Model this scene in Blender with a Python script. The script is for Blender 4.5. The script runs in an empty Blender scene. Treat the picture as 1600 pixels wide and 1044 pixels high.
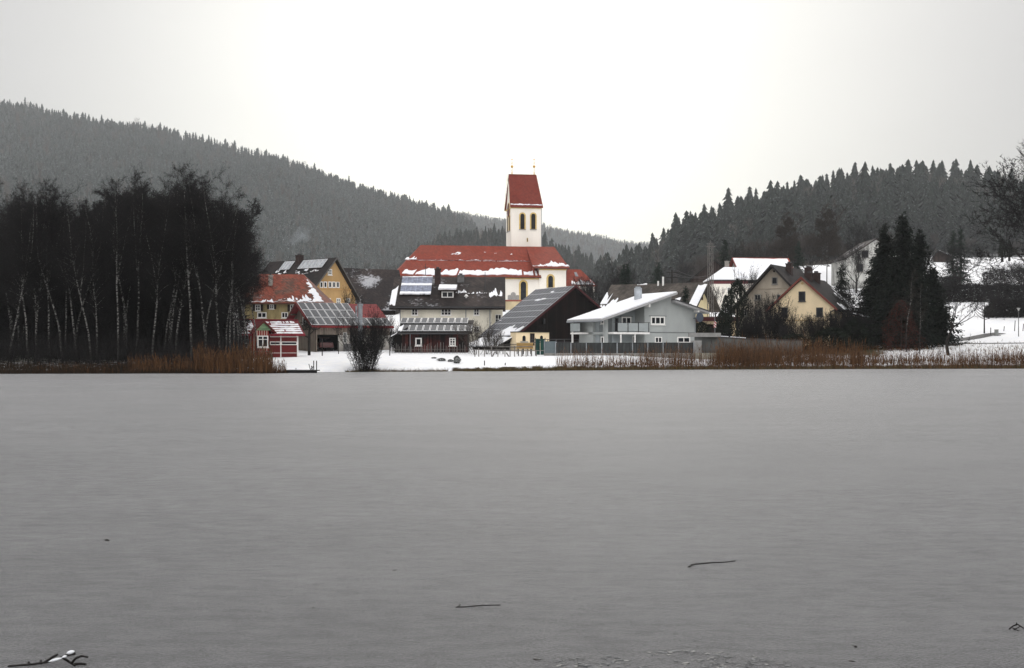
import bpy, math, random
import numpy as np
from mathutils import Vector, Matrix
R=math.radians
scene=bpy.context.scene
COL=scene.collection
# ---------------------------------------------------------------- camera, sky, sun, exposure
F=2000.0; CH=2.0; HR=545.0            # focal length in photo pixels, eye height, horizon row
cam=bpy.data.cameras.new('camera'); cam_o=bpy.data.objects.new('camera',cam); COL.objects.link(cam_o)
cam.sensor_width=36; cam.lens=36*F/1600; cam.shift_y=(HR-522)/1600
cam_o.location=(0,0,CH); cam_o.rotation_euler=(R(90),0,0); cam.clip_start=.1; cam.clip_end=6000
scene.camera=cam_o
SUN_EL,SUN_AZ=34,8
w=bpy.data.worlds.new('World'); scene.world=w; w.use_nodes=True
nt=w.node_tree; N=nt.nodes; L=nt.links; N.clear()
def nd(t,**k):
    n=N.new(t)
    for a,b in k.items(): setattr(n,a,b)
    return n
def math_(op,a,b=None,c=None,clamp=False):
    n=nd('ShaderNodeMath',operation=op,use_clamp=clamp)
    for i,v in enumerate((a,b,c)):
        if v is None: continue
        if isinstance(v,(int,float)): n.inputs[i].default_value=v
        else: L.new(v,n.inputs[i])
    return n.outputs[0]
sky=nd('ShaderNodeTexSky',sky_type='NISHITA'); sky.sun_disc=False
sky.sun_elevation=R(SUN_EL); sky.sun_rotation=R(SUN_AZ)
tc=nd('ShaderNodeTexCoord'); sp=nd('ShaderNodeSeparateXYZ'); L.new(tc.outputs['Generated'],sp.inputs[0])
elev=math_('MAXIMUM',sp.outputs[2],0.0)
# overcast layer: darker near the horizon, bright overhead, a broad bright patch where the sun stands behind the cloud
base=math_('MULTIPLY_ADD',elev,6.2,3.2)
back=math_('MULTIPLY',math_('MULTIPLY',sp.outputs[1],-1.0,clamp=True),14.0)
az=math_('ARCTAN2',sp.outputs[0],sp.outputs[1])
g1=math_('POWER',math_('DIVIDE',math_('SUBTRACT',az,-0.005),0.30),2.0)
g2=math_('POWER',math_('DIVIDE',math_('SUBTRACT',elev,0.08),0.45),2.0)
lobe=math_('MULTIPLY',math_('EXPONENT',math_('MULTIPLY',math_('ADD',g1,g2),-1.0)),8.3)
nz=nd('ShaderNodeTexNoise'); nz.inputs['Scale'].default_value=2.2; nz.inputs['Detail'].default_value=3
mp=nd('ShaderNodeMapping'); mp.inputs['Scale'].default_value=(1,1,3); L.new(tc.outputs['Generated'],mp.inputs[0]); L.new(mp.outputs[0],nz.inputs['Vector'])
cl=math_('MULTIPLY_ADD',nz.outputs[0],.16,.92); b_=math_('MULTIPLY',math_('ADD',base,back),cl); l_=math_('MULTIPLY',lobe,cl)
cc=nd('ShaderNodeCombineColor')
for i,(kb,kl) in enumerate(((1.,1.),(.982,.985),(.985,.86))): L.new(math_('ADD',math_('MULTIPLY',b_,kb),math_('MULTIPLY',l_,kl)),cc.inputs[i])
mx=nd('ShaderNodeMix',data_type='RGBA'); mx.inputs[0].default_value=.95
L.new(sky.outputs[0],mx.inputs[6]); L.new(cc.outputs[0],mx.inputs[7])
bg=nd('ShaderNodeBackground'); bg.inputs['Strength'].default_value=.1; L.new(mx.outputs[2],bg.inputs[0])
wo=nd('ShaderNodeOutputWorld'); L.new(bg.outputs[0],wo.inputs[0])
sl=bpy.data.lights.new('sun','SUN'); sl.energy=.7; sl.angle=R(18); sl.color=(1,.95,.88)
so=bpy.data.objects.new('sun',sl); COL.objects.link(so); so.rotation_euler=(R(-(90-SUN_EL)),0,R(-SUN_AZ)); so.location=(20,300,200)
vs=scene.view_settings; vs.view_transform='Standard'; vs.look='None'; vs.gamma=1; vs.exposure=0.2; vs.use_curve_mapping=False
scene.cycles.max_bounces=6; scene.cycles.diffuse_bounces=3; scene.cycles.glossy_bounces=3; scene.cycles.volume_bounces=1
scene.cycles.use_adaptive_sampling=True; scene.cycles.use_denoising=True
random.seed(4); RS=np.random.RandomState(4)
# ---------------------------------------------------------------- helpers
def WX(px,Y): return (px-800)*Y/F
def WZ(row,Y): return CH+(HR-row)*Y/F
def tag(o,label,cat,group=None,kind=None):
    if label: o['label']=label
    if cat: o['category']=cat
    if group: o['group']=group
    if kind: o['kind']=kind
    return o
def empty(name,loc,rz,label,cat,group=None):
    o=bpy.data.objects.new(name,None); COL.objects.link(o); o.location=loc; o.rotation_euler=(0,0,rz); o.empty_display_size=.3
    return tag(o,label,cat,group)
class MB:
    def __init__(s): s.v=[]; s.f=[]; s.m=[]; s.cuts=[]
    def cut(s):
        if not s.cuts or s.cuts[-1]!=(len(s.v),len(s.f)): s.cuts.append((len(s.v),len(s.f)))
    def pieces(s):
        c=s.cuts+[(len(s.v),len(s.f))]
        for (v0,f0),(v1,f1) in zip(c[:-1],c[1:]):
            if f1>f0:
                q=MB(); q.v=s.v[v0:v1]; q.f=[tuple(i-v0 for i in f) for f in s.f[f0:f1]]; q.m=s.m[f0:f1]; yield q
    def poly(s,pts,mi=0):
        n=len(s.v); s.v+= [tuple(p) for p in pts]; s.f.append(tuple(range(n,n+len(pts)))); s.m.append(mi)
    def prism(s,pts,off,mi=0):
        n=len(s.v); k=len(pts); o=Vector(off)
        s.v+=[tuple(p) for p in pts]+[tuple(Vector(p)+o) for p in pts]
        s.f.append(tuple(range(n+k-1,n-1,-1))); s.f.append(tuple(range(n+k,n+2*k)))
        for i in range(k): j=(i+1)%k; s.f.append((n+i,n+j,n+k+j,n+k+i))
        s.m+=[mi]*(k+2)
    def box(s,x0,y0,z0,x1,y1,z1,mi=0):
        s.prism([(x0,y0,z0),(x1,y0,z0),(x1,y1,z0),(x0,y1,z0)],(0,0,z1-z0),mi)
    def tube(s,p0,p1,r0,r1,n=6,mi=0,caps=True):
        p0=Vector(p0); p1=Vector(p1); d=(p1-p0)
        if d.length<1e-6: return
        d.normalize(); a=d.orthogonal().normalized(); b=d.cross(a); k=len(s.v)
        for p,r in ((p0,r0),(p1,r1)):
            for i in range(n):
                t=2*math.pi*i/n; s.v.append(tuple(p+(a*math.cos(t)+b*math.sin(t))*r))
        for i in range(n): j=(i+1)%n; s.f.append((k+i,k+j,k+n+j,k+n+i)); s.m.append(mi)
        if caps: s.f.append(tuple(range(k+n-1,k-1,-1))); s.f.append(tuple(range(k+n,k+2*n))); s.m+=[mi,mi]
    def mesh(s,name,mats):
        me=bpy.data.meshes.new(name); me.from_pydata(s.v,[],s.f)
        for m in (mats if isinstance(mats,(list,tuple)) else [mats]): me.materials.append(m)
        me.polygons.foreach_set('material_index',s.m)
        import bmesh as _b
        b=_b.new(); b.from_mesh(me); _b.ops.recalc_face_normals(b,faces=b.faces); b.to_mesh(me); b.free()
        return me
    def build(s,name,mats,parent=None,loc=None):
        return link(name,s.mesh(name,mats),parent,loc)
def link(name,me,parent=None,loc=None,rz=0,sc=1):
    o=bpy.data.objects.new(name,me); COL.objects.link(o); o.parent=parent
    if loc is not None: o.location=loc
    if rz: o.rotation_euler=(0,0,rz)
    if sc!=1: o.scale=(sc,sc,sc) if isinstance(sc,(int,float)) else sc
    return o
def np_mesh(name,V,T,mats,mi=None,smooth=False):
    """V (n,3), T (m,3) or (m,4)"""
    V=np.asarray(V,dtype=np.float32); T=np.asarray(T,dtype=np.int32); k=T.shape[1]
    me=bpy.data.meshes.new(name); me.vertices.add(len(V)); me.vertices.foreach_set('co',V.ravel())
    me.loops.add(T.size); me.loops.foreach_set('vertex_index',T.ravel())
    me.polygons.add(len(T)); me.polygons.foreach_set('loop_start',np.arange(0,T.size,k,dtype=np.int32)); me.polygons.foreach_set('loop_total',np.full(len(T),k,dtype=np.int32))
    for m in (mats if isinstance(mats,(list,tuple)) else [mats]): me.materials.append(m)
    if mi is not None: me.polygons.foreach_set('material_index',np.asarray(mi,dtype=np.int32))
    if smooth: me.polygons.foreach_set('use_smooth',np.ones(len(T),dtype=bool))
    me.update(); me.validate(); return me
# ---------------------------------------------------------------- materials
class G:
    """small node-graph helper"""
    def __init__(s,name):
        s.mat=bpy.data.materials.new(name); s.mat.use_nodes=True; s.t=s.mat.node_tree; s.t.nodes.clear()
        s.out=s.t.nodes.new('ShaderNodeOutputMaterial'); s.b=s.t.nodes.new('ShaderNodeBsdfPrincipled'); s.t.links.new(s.b.outputs[0],s.out.inputs[0])
        s.tc=s.t.nodes.new('ShaderNodeTexCoord')
    def n(s,t,**k):
        q=s.t.nodes.new(t)
        for a,b in k.items(): setattr(q,a,b)
        return q
    def put(s,i,v):
        if isinstance(v,(int,float)): i.default_value=v
        elif isinstance(v,(tuple,list)): i.default_value=tuple(v)+((1,) if len(v)==3 and len(i.default_value)==4 else ())
        else: s.t.links.new(v,i)
    def m(s,op,a,b=None,c=None,clamp=False):
        q=s.n('ShaderNodeMath',operation=op,use_clamp=clamp)
        for i,v in enumerate((a,b,c)):
            if v is not None: s.put(q.inputs[i],v)
        return q.outputs[0]
    def noise(s,scale,detail=3,vec=None,sc=(1,1,1),rough=.55):
        q=s.n('ShaderNodeTexNoise'); q.inputs['Scale'].default_value=scale; q.inputs['Detail'].default_value=detail; q.inputs['Roughness'].default_value=rough
        mp=s.n('ShaderNodeMapping'); mp.inputs['Scale'].default_value=sc; s.put(mp.inputs[0],vec if vec is not None else s.tc.outputs['Object']); s.put(q.inputs['Vector'],mp.outputs[0])
        return q.outputs[0]
    def ramp(s,v,a,b,lo=0.,hi=1.):
        q=s.n('ShaderNodeMapRange',interpolation_type='SMOOTHSTEP'); s.put(q.inputs[0],v); q.inputs[1].default_value=a; q.inputs[2].default_value=b; q.inputs[3].default_value=lo; q.inputs[4].default_value=hi
        return q.outputs[0]
    def mix(s,f,a,b,bt='MIX'):
        q=s.n('ShaderNodeMix',data_type='RGBA',blend_type=bt); s.put(q.inputs[0],f); s.put(q.inputs[6],a); s.put(q.inputs[7],b); return q.outputs[2]
    def gray(s,v):
        q=s.n('ShaderNodeCombineColor')
        for i in range(3): s.put(q.inputs[i],v)
        return q.outputs[0]
    def xyz(s,vec=None):
        q=s.n('ShaderNodeSeparateXYZ'); s.put(q.inputs[0],vec if vec is not None else s.tc.outputs['Object']); return q.outputs
    def bump(s,h,st=.3,d=.02):
        q=s.n('ShaderNodeBump'); q.inputs['Strength'].default_value=st; q.inputs['Distance'].default_value=d; s.put(q.inputs['Height'],h); s.t.links.new(q.outputs[0],s.b.inputs['Normal'])
    def fin(s,col,rough=.8,spec=.3,metal=0.):
        s.put(s.b.inputs['Base Color'],col); s.put(s.b.inputs['Roughness'],rough); s.b.inputs['Specular IOR Level'].default_value=spec; s.b.inputs['Metallic'].default_value=metal
        return s.mat
MC={}
def mat(name,col,rough=.8,var=.2,scale=1.5,bump=0.,spec=.25,metal=0.,island=0.):
    if name in MC: return MC[name]
    g=G(name); a=g.noise(scale,4); b=g.noise(scale*9,2)
    f=g.m('ADD',g.m('MULTIPLY',a,.65),g.m('MULTIPLY',b,.35)); f=g.ramp(f,.3,.7,1-var,1+var)
    if island:
        ge=g.n('ShaderNodeNewGeometry'); f=g.m('MULTIPLY',f,g.ramp(ge.outputs['Random Per Island'],0,1,1-island,1+island))
    c=g.mix(1.,tuple(col)+(1,),g.gray(f),'MULTIPLY')
    if bump: g.bump(b,bump,.03)
    MC[name]=g.fin(c,rough,spec,metal); return MC[name]
def mat_plaster(name,col,dirt=.25,sc=.5):
    if name in MC: return MC[name]
    g=G(name); a=g.noise(sc,5,sc=(1,1,.45)); b=g.noise(14,3); z=g.xyz()[2]
    f=g.ramp(a,.32,.68,1-dirt,1.06); foot=g.ramp(g.m('ADD',z,g.m('MULTIPLY',a,-1.2)),-.6,.5,.62,1.)
    f=g.m('MULTIPLY',g.m('MULTIPLY',f,foot),g.ramp(b,.3,.7,.95,1.05))
    g.bump(b,.25,.02); MC[name]=g.fin(g.mix(1.,tuple(col)+(1,),g.gray(f),'MULTIPLY'),.9,.15); return MC[name]
def mat_planks(name,col,period=.18,axis=0,var=.35,col2=None):
    if name in MC: return MC[name]
    g=G(name); x=g.m('DIVIDE',g.xyz()[axis],period); fl=g.m('FLOOR',x); fr=g.m('FRACT',x)
    wn=g.n('ShaderNodeTexWhiteNoise',noise_dimensions='1D'); g.put(wn.inputs['W'],fl)
    gap=g.ramp(g.m('ABSOLUTE',g.m('SUBTRACT',fr,.5)),.40,.49,1.,.35)
    gr=g.noise(3,4,sc=(5,5,.5) if axis!=2 else (.5,.5,5))
    f=g.m('MULTIPLY',g.m('MULTIPLY',g.ramp(wn.outputs[0],0,1,1-var,1+var),gap),g.ramp(gr,.3,.7,.75,1.25))
    c=g.mix(g.ramp(g.noise(.6,4),.4,.65),tuple(col)+(1,),tuple(col2 or col)+(1,))
    g.bump(gap,.5,.02); MC[name]=g.fin(g.mix(1.,c,g.gray(f),'MULTIPLY'),.85,.15); return MC[name]
def mat_tiles(name,col,row=.32,colw=.24,moss=None,snow=0.,var=.3,rough=.75,patch=(.42,.62),lines=.55):
    """roof tiles: courses by height, tiles along both ground axes, weather stains and thin snow lying in the courses"""
    if name in MC: return MC[name]
    g=G(name); o=g.xyz(); z=g.m('DIVIDE',o[2],row*.7); zi=g.m('FLOOR',z); zf=g.m('FRACT',z)
    u=g.m('ADD',g.m('ADD',o[0],o[1]),g.m('MULTIPLY',zi,colw*.5)); ui=g.m('FLOOR',g.m('DIVIDE',u,colw)); uf=g.m('FRACT',g.m('DIVIDE',u,colw))
    wn=g.n('ShaderNodeTexWhiteNoise',noise_dimensions='2D'); cx=g.n('ShaderNodeCombineXYZ'); g.put(cx.inputs[0],ui); g.put(cx.inputs[1],zi); g.put(wn.inputs['Vector'],cx.outputs[0])
    course=g.ramp(zf,0.,.3,lines,1.); edge=g.ramp(g.m('ABSOLUTE',g.m('SUBTRACT',uf,.5)),.35,.5,1.,.7)
    n1=g.noise(.35,5); n2=g.noise(2.5,4)
    f=g.m('MULTIPLY',g.m('MULTIPLY',course,edge),g.m('MULTIPLY',g.ramp(wn.outputs[0],0,1,1-var,1+var),g.ramp(n1,.3,.7,.75,1.2)))
    c=tuple(col)+(1,)
    if moss: c=g.mix(g.ramp(g.m('ADD',n1,g.m('MULTIPLY',n2,.4)),.6,.8),c,tuple(moss)+(1,))
    c=g.mix(1.,c,g.gray(f),'MULTIPLY')
    if snow:
        s=g.m('MULTIPLY',g.ramp(g.m('ADD',g.m('MULTIPLY',g.noise(.22,4),.7),g.m('MULTIPLY',n2,.3)),patch[0],patch[1]),g.ramp(zf,.25,.9,1.,1-snow*.6)); c=g.mix(g.m('MULTIPLY',s,snow),c,(.78,.8,.84,1))
    g.bump(course,.6,.03); MC[name]=g.fin(c,rough,.25); return MC[name]
def mat_glass(name='window_glass',col=(.008,.010,.013)):
    if name in MC: return MC[name]
    g=G(name); f=g.ramp(g.noise(1.3,3),.35,.65,.5,1.8); MC[name]=g.fin(g.mix(1.,tuple(col)+(1,),g.gray(f),'MULTIPLY'),.25,.15); return MC[name]
SNOW=None
def mk_snow():
    g=G('snow'); a=g.noise(.8,5); b=g.noise(9,3)
    c=g.mix(g.ramp(a,.35,.7),(.80,.82,.86,1),(.88,.88,.88,1)); g.bump(g.m('ADD',a,g.m('MULTIPLY',b,.25)),.5,.12); return g.fin(c,.7,.2)
SNOW=mk_snow()
# ---------------------------------------------------------------- ground
PXC=np.array([0,200,400,600,700,800,900,1000,1100,1200,1350,1450,1600],float); UC=(PXC-800)/F
YR=np.array([90,130,150,175,200,240,300,380,450,600,750,1000,1200,1500,1900,2200],float)
ZT=np.array([
[.5]*13,
[1.2,1.2,1.2,1.3,1.3,1.3,1.4,1.4,1.4,1.3,1.3,1.4,1.4],
[1.8,1.8,1.8,2,2,2,2,2,2.1,2.3,2.6,2.8,2.8],
[3,3,3.5,4,4,4,4,4,4.5,5,5.2,5.6,5.6],
[5,5,6,7,7,7,6.5,6,7,8,8.6,8.8,8.7],
[8,8,9,9.5,10,10,9.5,9,11,13,13.5,14,13.8],
[12,12,12,12,12,12,11,10,15,19,21,23,23],
[18,16,15,15,14,13,12,11,22,27,28,29,29],
[30,27,22,19,17,15,13,13,27,33,41,42,38],
[65,60,50,22,38,42,31,12,26,28,32,33,32],
[105,98,85,60,48,30,20,20,28,30,30,30,30],
[177,160,137,107,92,70,50,50,50,50,50,50,50],
[170,155,135,110,100,90,80,75,70,60,50,50,50],
[150,150,145,145,145,136,122,107,96,88,80,70,70],
[100]*13,[60]*13],float)
# the rows from 380 on are pushed out to their real distance; k keeps the tree tops on their skyline
_new=[560,850,1150,1450,1900,2300,2900,3600,4100]
for _j,_y in enumerate(_new):
    _r=_y/YR[7+_j]
    for _c in range(13):
        _k=0 if _j==0 or (_j==1 and _c<7) else (22 if _j==1 else 18)
        ZT[7+_j,_c]=(ZT[7+_j,_c]-2+_k)*_r+2-_k
    YR[7+_j]=_y
_nr=np.random.RandomState(11); _ph=_nr.rand(24,3)
def nz2(x,y,s):
    x=np.asarray(x,float); y=np.asarray(y,float); r=0
    for i in range(8):
        a=_ph[i,0]*6.28; k=s*(1+.7*_ph[i,1]*i*.6); r=r+np.sin((x*math.cos(a)+y*math.sin(a))*k+_ph[i,2]*6.28)/(1+.35*i)
    return r/4.
SHP=[-2000,0,400,440,500,560,800,900,1100,1600,3600]; SHY=[100,102,103.5,105,108.5,110.5,114,118,122.5,129,131]
def shore(x,y=110.):
    px=np.asarray(x,float)/115.*F+800
    return np.interp(px,SHP,SHY)+.5*nz2(x,0*np.asarray(x),.5)+.2*nz2(x,0*np.asarray(x)+9,1.9)
def H(x,y):
    x=np.asarray(x,float); y=np.asarray(y,float); x,y=np.broadcast_arrays(x,y)
    yy=np.clip(y,90,4099); u=np.clip(x/yy,UC[0],UC[-1])
    iu=np.clip(np.searchsorted(UC,u,side='right')-1,0,len(UC)-2); fu=(u-UC[iu])/(UC[iu+1]-UC[iu]); fu=fu*fu*(3-2*fu)*.4+fu*.6
    iy=np.clip(np.searchsorted(YR,yy,side='right')-1,0,len(YR)-2); fy=(yy-YR[iy])/(YR[iy+1]-YR[iy])
    z=(ZT[iy,iu]*(1-fu)+ZT[iy,iu+1]*fu)*(1-fy)+(ZT[iy+1,iu]*(1-fu)+ZT[iy+1,iu+1]*fu)*fy
    z=z+nz2(x,y,.02)*np.clip((yy-600)/500,0,1)*7+nz2(x,y,.11)*np.clip((yy-170)/200,.06,.5)
    s=shore(x); t=np.clip((y-s+.3)/1.1,0,1); t=t*t*(3-2*t)
    bank=.28+.07*nz2(x,y,1.3)
    d=np.clip((y-s)/7.,0,1)
    z=np.where(y>s+.8,bank*(1-d)+z*d,bank)
    near=np.clip((5.0-y)/2.5,0,1); lat=np.clip((np.abs(x)-330)/20,0,1)
    zl=-1.5+near*1.9; zl=np.maximum(zl,-1.5+lat*2.2)
    return np.where(y<s+.8,zl*(1-t)+z*t,z)
def Hs(x,y): return float(H(x,y))
def axis(lo,hi,d0,d1,step,grow=1.12,mx=16.):
    a=[d0]; 
    while a[-1]<d1: a.append(a[-1]+step)
    s=step; up=[a[-1]]
    while up[-1]<hi: s=min(s*grow,mx); up.append(up[-1]+s)
    s=step; dn=[d0]
    while dn[-1]>lo: s=min(s*grow,mx); dn.append(dn[-1]-s)
    return np.array(dn[:0:-1]+a+up[1:])
def make_ground():
    xs=axis(-2150,2150,-62,62,.8,1.12,30.); ys=axis(-280,4050,98,170,.6,1.05,20.)
    X,Y=np.meshgrid(xs,ys); Z=H(X,Y); n,m=X.shape
    V=np.stack([X,Y,Z],-1).reshape(-1,3); i=np.arange(n*m).reshape(n,m)
    T=np.stack([i[:-1,:-1],i[:-1,1:],i[1:,1:],i[1:,:-1]],-1).reshape(-1,4)
    g=G('snowy_ground'); at=g.n('ShaderNodeAttribute',attribute_name='litter'); fac=at.outputs['Fac']
    a=g.noise(.05,6); b=g.noise(1.3,5); c=g.noise(11,4)
    nn=g.m('ADD',g.m('MULTIPLY',b,.6),g.m('MULTIPLY',c,.4))
    msk=g.ramp(g.m('ADD',fac,g.m('SUBTRACT',nn,.5)),.42,.58)
    snow=g.mix(g.ramp(b,.3,.7),(.80,.82,.85,1),(.88,.88,.87,1))
    lit=g.mix(g.ramp(c,.35,.65),(.018,.013,.008,1),(.07,.05,.028,1)); lit=g.mix(g.ramp(a,.45,.6),lit,(.05,.055,.025,1))
    g.bump(g.m('ADD',b,g.m('MULTIPLY',c,.4)),.6,.15)
    m_=g.fin(g.mix(msk,snow,lit),.85,.1)
    me=np_mesh('ground',V,T,m_,smooth=True)
    S=shore(X); lit=np.zeros_like(X)
    lit=np.maximum(lit,np.clip(1-(Y-S-.2)/1.5,0,1)*np.where((X>-22)&(X<-6),.15,1)*.95)     # bare edge of the bank
    U=X/np.maximum(Y,60); px=U*F+800
    grove=np.clip((400-px)/45,0,1)*np.clip((230-Y)/30,0,1); lit=np.maximum(lit,grove*.58)
    lit=np.maximum(lit,np.clip((Y-np.interp(px,[800,950,1000,1350,1400],[480,480,400,400,530]))/60,0,1)*.66)
    ss=lambda v,a,b:np.clip((v-a)/(b-a),0,1); lit=np.maximum(lit,.68*ss(px,1070,1120)*ss(px,1440,1360)*ss(Y,128,134)*ss(Y,170,158))
    lit=np.maximum(lit,.36*ss(px,1120,1220)*ss(Y,138,131))
    lit=np.maximum(lit,np.where((px>1380)&(Y>140)&(Y<150),.3,.0))
    lit=np.maximum(lit,ss(px,1330,1380)*ss(Y,150,175)*ss(Y,420,330)*(.27+.13*nz2(X,Y*2.2,.12)))
    at=me.attributes.new('litter','FLOAT','POINT'); at.data.foreach_set('value',lit.astype(np.float32).ravel())
    tag(link('ground',me),'snow covered ground rising from the lake shore to wooded hills','ground',kind='structure')
make_ground()
def make_ice():
    g=G('frozen_lake'); o=g.tc.outputs['Object']
    a=g.noise(.035,4,sc=(.45,1,1)); b=g.noise(.6,5,sc=(.5,1,1)); c=g.noise(70,3,sc=(.6,1,1)); d=g.noise(5,5,sc=(.5,1,1),rough=.65); e=g.noise(260,2)
    q=g.m('ADD',g.m('ADD',g.m('MULTIPLY',c,.45),g.m('MULTIPLY',d,.35)),g.m('MULTIPLY',e,.2))
    base=g.mix(g.ramp(q,.40,.60),(.001,.002,.004,1),(.036,.036,.038,1))
    base=g.mix(g.ramp(g.m('ADD',g.m('MULTIPLY',b,.6),g.m('MULTIPLY',q,.4)),.5,.6),base,(.022,.022,.024,1))
    r=g.m('ADD',g.ramp(a,.35,.65,.26,.32),g.ramp(q,.4,.6,-.03,.04))
    g.bump(q,.9,.02)
    m_=g.fin(base,r,.5); g.b.inputs['IOR'].default_value=1.085; g.put(g.b.inputs['Sheen Weight'],g.m('MULTIPLY',g.ramp(b,.35,.65,.90,1.),g.ramp(q,.4,.6,.85,1.))); g.b.inputs['Sheen Roughness'].default_value=.16
    mb=MB(); mb.poly([(-420,-40,0),(420,-40,0),(420,140,0),(-420,140,0)])
    tag(mb.build('lake_ice',m_),'grey frozen lake surface dusted with frost','frozen lake',kind='structure')
make_ice()
# ---------------------------------------------------------------- trees
BARK=mat('dark_bark',(.016,.014,.012),.9,.35,3)
TWIG=mat('dark_twigs',(.009,.008,.008),.9,.2,2)
TWIGB=mat('brown_twigs',(.035,.028,.023),.9,.25,2)
def mk_birch():
    g=G('birch_bark'); a=g.noise(1.,4,sc=(4,4,7)); b=g.noise(.7,3,sc=(1,1,.8)); z=g.xyz()[2]
    k=g.m('MULTIPLY',g.ramp(a,.47,.54),g.ramp(b,.36,.5,.35,1)); k=g.m('MULTIPLY',k,g.ramp(z,.6,5.))
    return g.fin(g.mix(k,(.014,.013,.012,1),(.20,.195,.185,1)),.8,.2)
BIRCH=mk_birch()
def mk_needle(name,c1,c2,frost=0.):
    g=G(name); ge=g.n('ShaderNodeNewGeometry'); c=g.mix(ge.outputs['Random Per Island'],c1+(1,),c2+(1,))
    if frost:
        c=g.mix(g.m('MULTIPLY',g.ramp(g.noise(1.3,4),.58,.66),frost),c,(.55,.57,.6,1))
    return g.fin(c,.85,.15)
NEEDLE=mk_needle('spruce_needles',(.005,.008,.006),(.011,.017,.011))
NEEDLEF=mk_needle('forest_needles',(.007,.011,.009),(.020,.028,.022),.2)
NEEDLEL=mk_needle('hazed_frosted_needles',(.035,.045,.042),(.075,.088,.084),.4)  # left hill: base colours lightened to stand in for haze; the specks are frost
NEEDLEX=mk_needle('far_hazed_frosted_needles',(.10,.115,.115),(.17,.185,.185),.4)  # farthest ridge: still more distance haze put into the needle colour, plus frost specks
COPPER=mk_needle('copper_leaves',(.028,.008,.006),(.075,.020,.012))
def rot_about(v,ax,a): return Matrix.Rotation(a,3,ax)@v
class Tree:
    def __init__(s,seed): s.r=random.Random(seed); s.limb=MB(); s.tw=[]
    def twig(s,p,q,w):
        d=q-p; a=d.cross(Vector((s.r.uniform(-1,1),s.r.uniform(-1,1),s.r.uniform(-1,1))))
        if a.length<1e-6: return
        a.normalize(); a*=w*.5; s.tw.append((tuple(p-a),tuple(p+a),tuple(q)))
    def tmesh(s,name,m):
        V=np.array(s.tw,dtype=np.float32).reshape(-1,3); T=np.arange(len(V)).reshape(-1,3); return np_mesh(name,V,T,m)
    def grow(s,p,d,ln,r,dep,maxd,sp=.6,up=.15,droop=0.,tw=.03,ntw=6,nseg=3,kids=(2,4)):
        """branch with side branches; the last orders are twigs"""
        rr=s.r; q=p.copy(); pts=[(q.copy(),r)]
        for i in range(nseg):
            d=(d+Vector((rr.gauss(0,.16),rr.gauss(0,.16),rr.gauss(0,.10)+up*.35-droop*(i+1)/nseg*.5))).normalized()
            q2=q+d*ln/nseg; r2=r*(1-.62*(i+1)/nseg)
            if dep<maxd-1 : s.limb.tube(q,q2,pts[-1][1],r2,5 if dep==0 else 4,caps=False)
            else: s.twig(q,q2,max(pts[-1][1]*2.2,tw)); 
            if dep>=1:
                for k in range(ntw):
                    t=rr.random(); b=q.lerp(q2,t); dd=(d*.6+Vector((rr.gauss(0,.6),rr.gauss(0,.6),rr.gauss(0,.4)+.15-droop*1.2))).normalized()
                    l2=ln*rr.uniform(.12,.34); e=b+dd*l2; s.twig(b,e,tw)
                    if droop: s.twig(e,e+Vector((dd.x*.3,dd.y*.3,-.8))*l2,tw*.8)
            q=q2; pts.append((q.copy(),r2))
            if dep<maxd:
                for k in range(rr.randint(*kids) if i==nseg-1 else rr.randint(0,kids[1]-1)):
                    ax=d.orthogonal().normalized(); ax=rot_about(ax,d,rr.uniform(0,6.28)); nd_=rot_about(d,ax,rr.gauss(sp,.15)); nd_.z+=up; nd_.normalize()
                    s.grow(q.copy(),nd_,ln*rr.uniform(.55,.78),r2*rr.uniform(.6,.85),dep+1,maxd,sp,up,droop,tw,ntw,nseg,kids)
def birch_tree(seed,Hh,lean=.04,c0=.33,dens=1.,spread=1.,twist=.05,tw=.021):
    t=Tree(seed); r=t.r; n=14; p=Vector((0,0,0)); d=Vector((r.gauss(0,lean),r.gauss(0,lean),1)).normalized(); R0=Hh*.0068; P=[p.copy()]
    fork=r.random()<.45
    for i in range(n):
        d=(d+Vector((r.gauss(0,twist),r.gauss(0,twist),.06))).normalized(); q=p+d*Hh/n
        t.limb.tube(p,q,R0*(1-.93*(i/n)),R0*(1-.93*((i+1)/n)),6,caps=False); p=q; P.append(p.copy())
    def at(f): f*=n; i=min(int(f),n-1); return P[i].lerp(P[i+1],f-i)
    if fork:
        b=at(.45); dd=Vector((r.uniform(-.35,.35),r.uniform(-.35,.35),1)).normalized(); q=b
        for i in range(8):
            q2=q+dd*Hh*.06; dd=(dd+Vector((r.gauss(0,.06),r.gauss(0,.06),.08))).normalized(); t.limb.tube(q,q2,R0*.5*(1-i/8.5),R0*.5*(1-(i+1)/8.5),5,caps=False); 
            t.grow(q2.copy(),(dd+Vector((r.gauss(0,.5),r.gauss(0,.5),.1))).normalized(),Hh*.09,R0*.16,1,2,.6,.2,.12,tw,int(3*dens)); q=q2
    nb=int(38*dens)
    for k in range(nb):
        f=c0+(1-c0)*(k+.5)/nb; b=at(min(f,.99)); a=k*2.4+r.uniform(-.5,.5); el=r.uniform(.5,1.05)
        dd=Vector((math.cos(a)*math.cos(el),math.sin(a)*math.cos(el),math.sin(el)))
        env=min(1,(f-c0)/.22+.35)*(1.05-f)**.55; ln=Hh*.16*env*r.uniform(.7,1.3)*spread
        t.grow(b,dd,ln,R0*.26*(1.1-f),0 if ln>1.2 else 1,2,.6,.12,.30,tw,int(3.5*dens)+1)
    return t
def tree_meshes(t,name,bark,twig): return t.limb.mesh(name+'_trunk',bark),t.tmesh(name+'_crown',twig)
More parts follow.
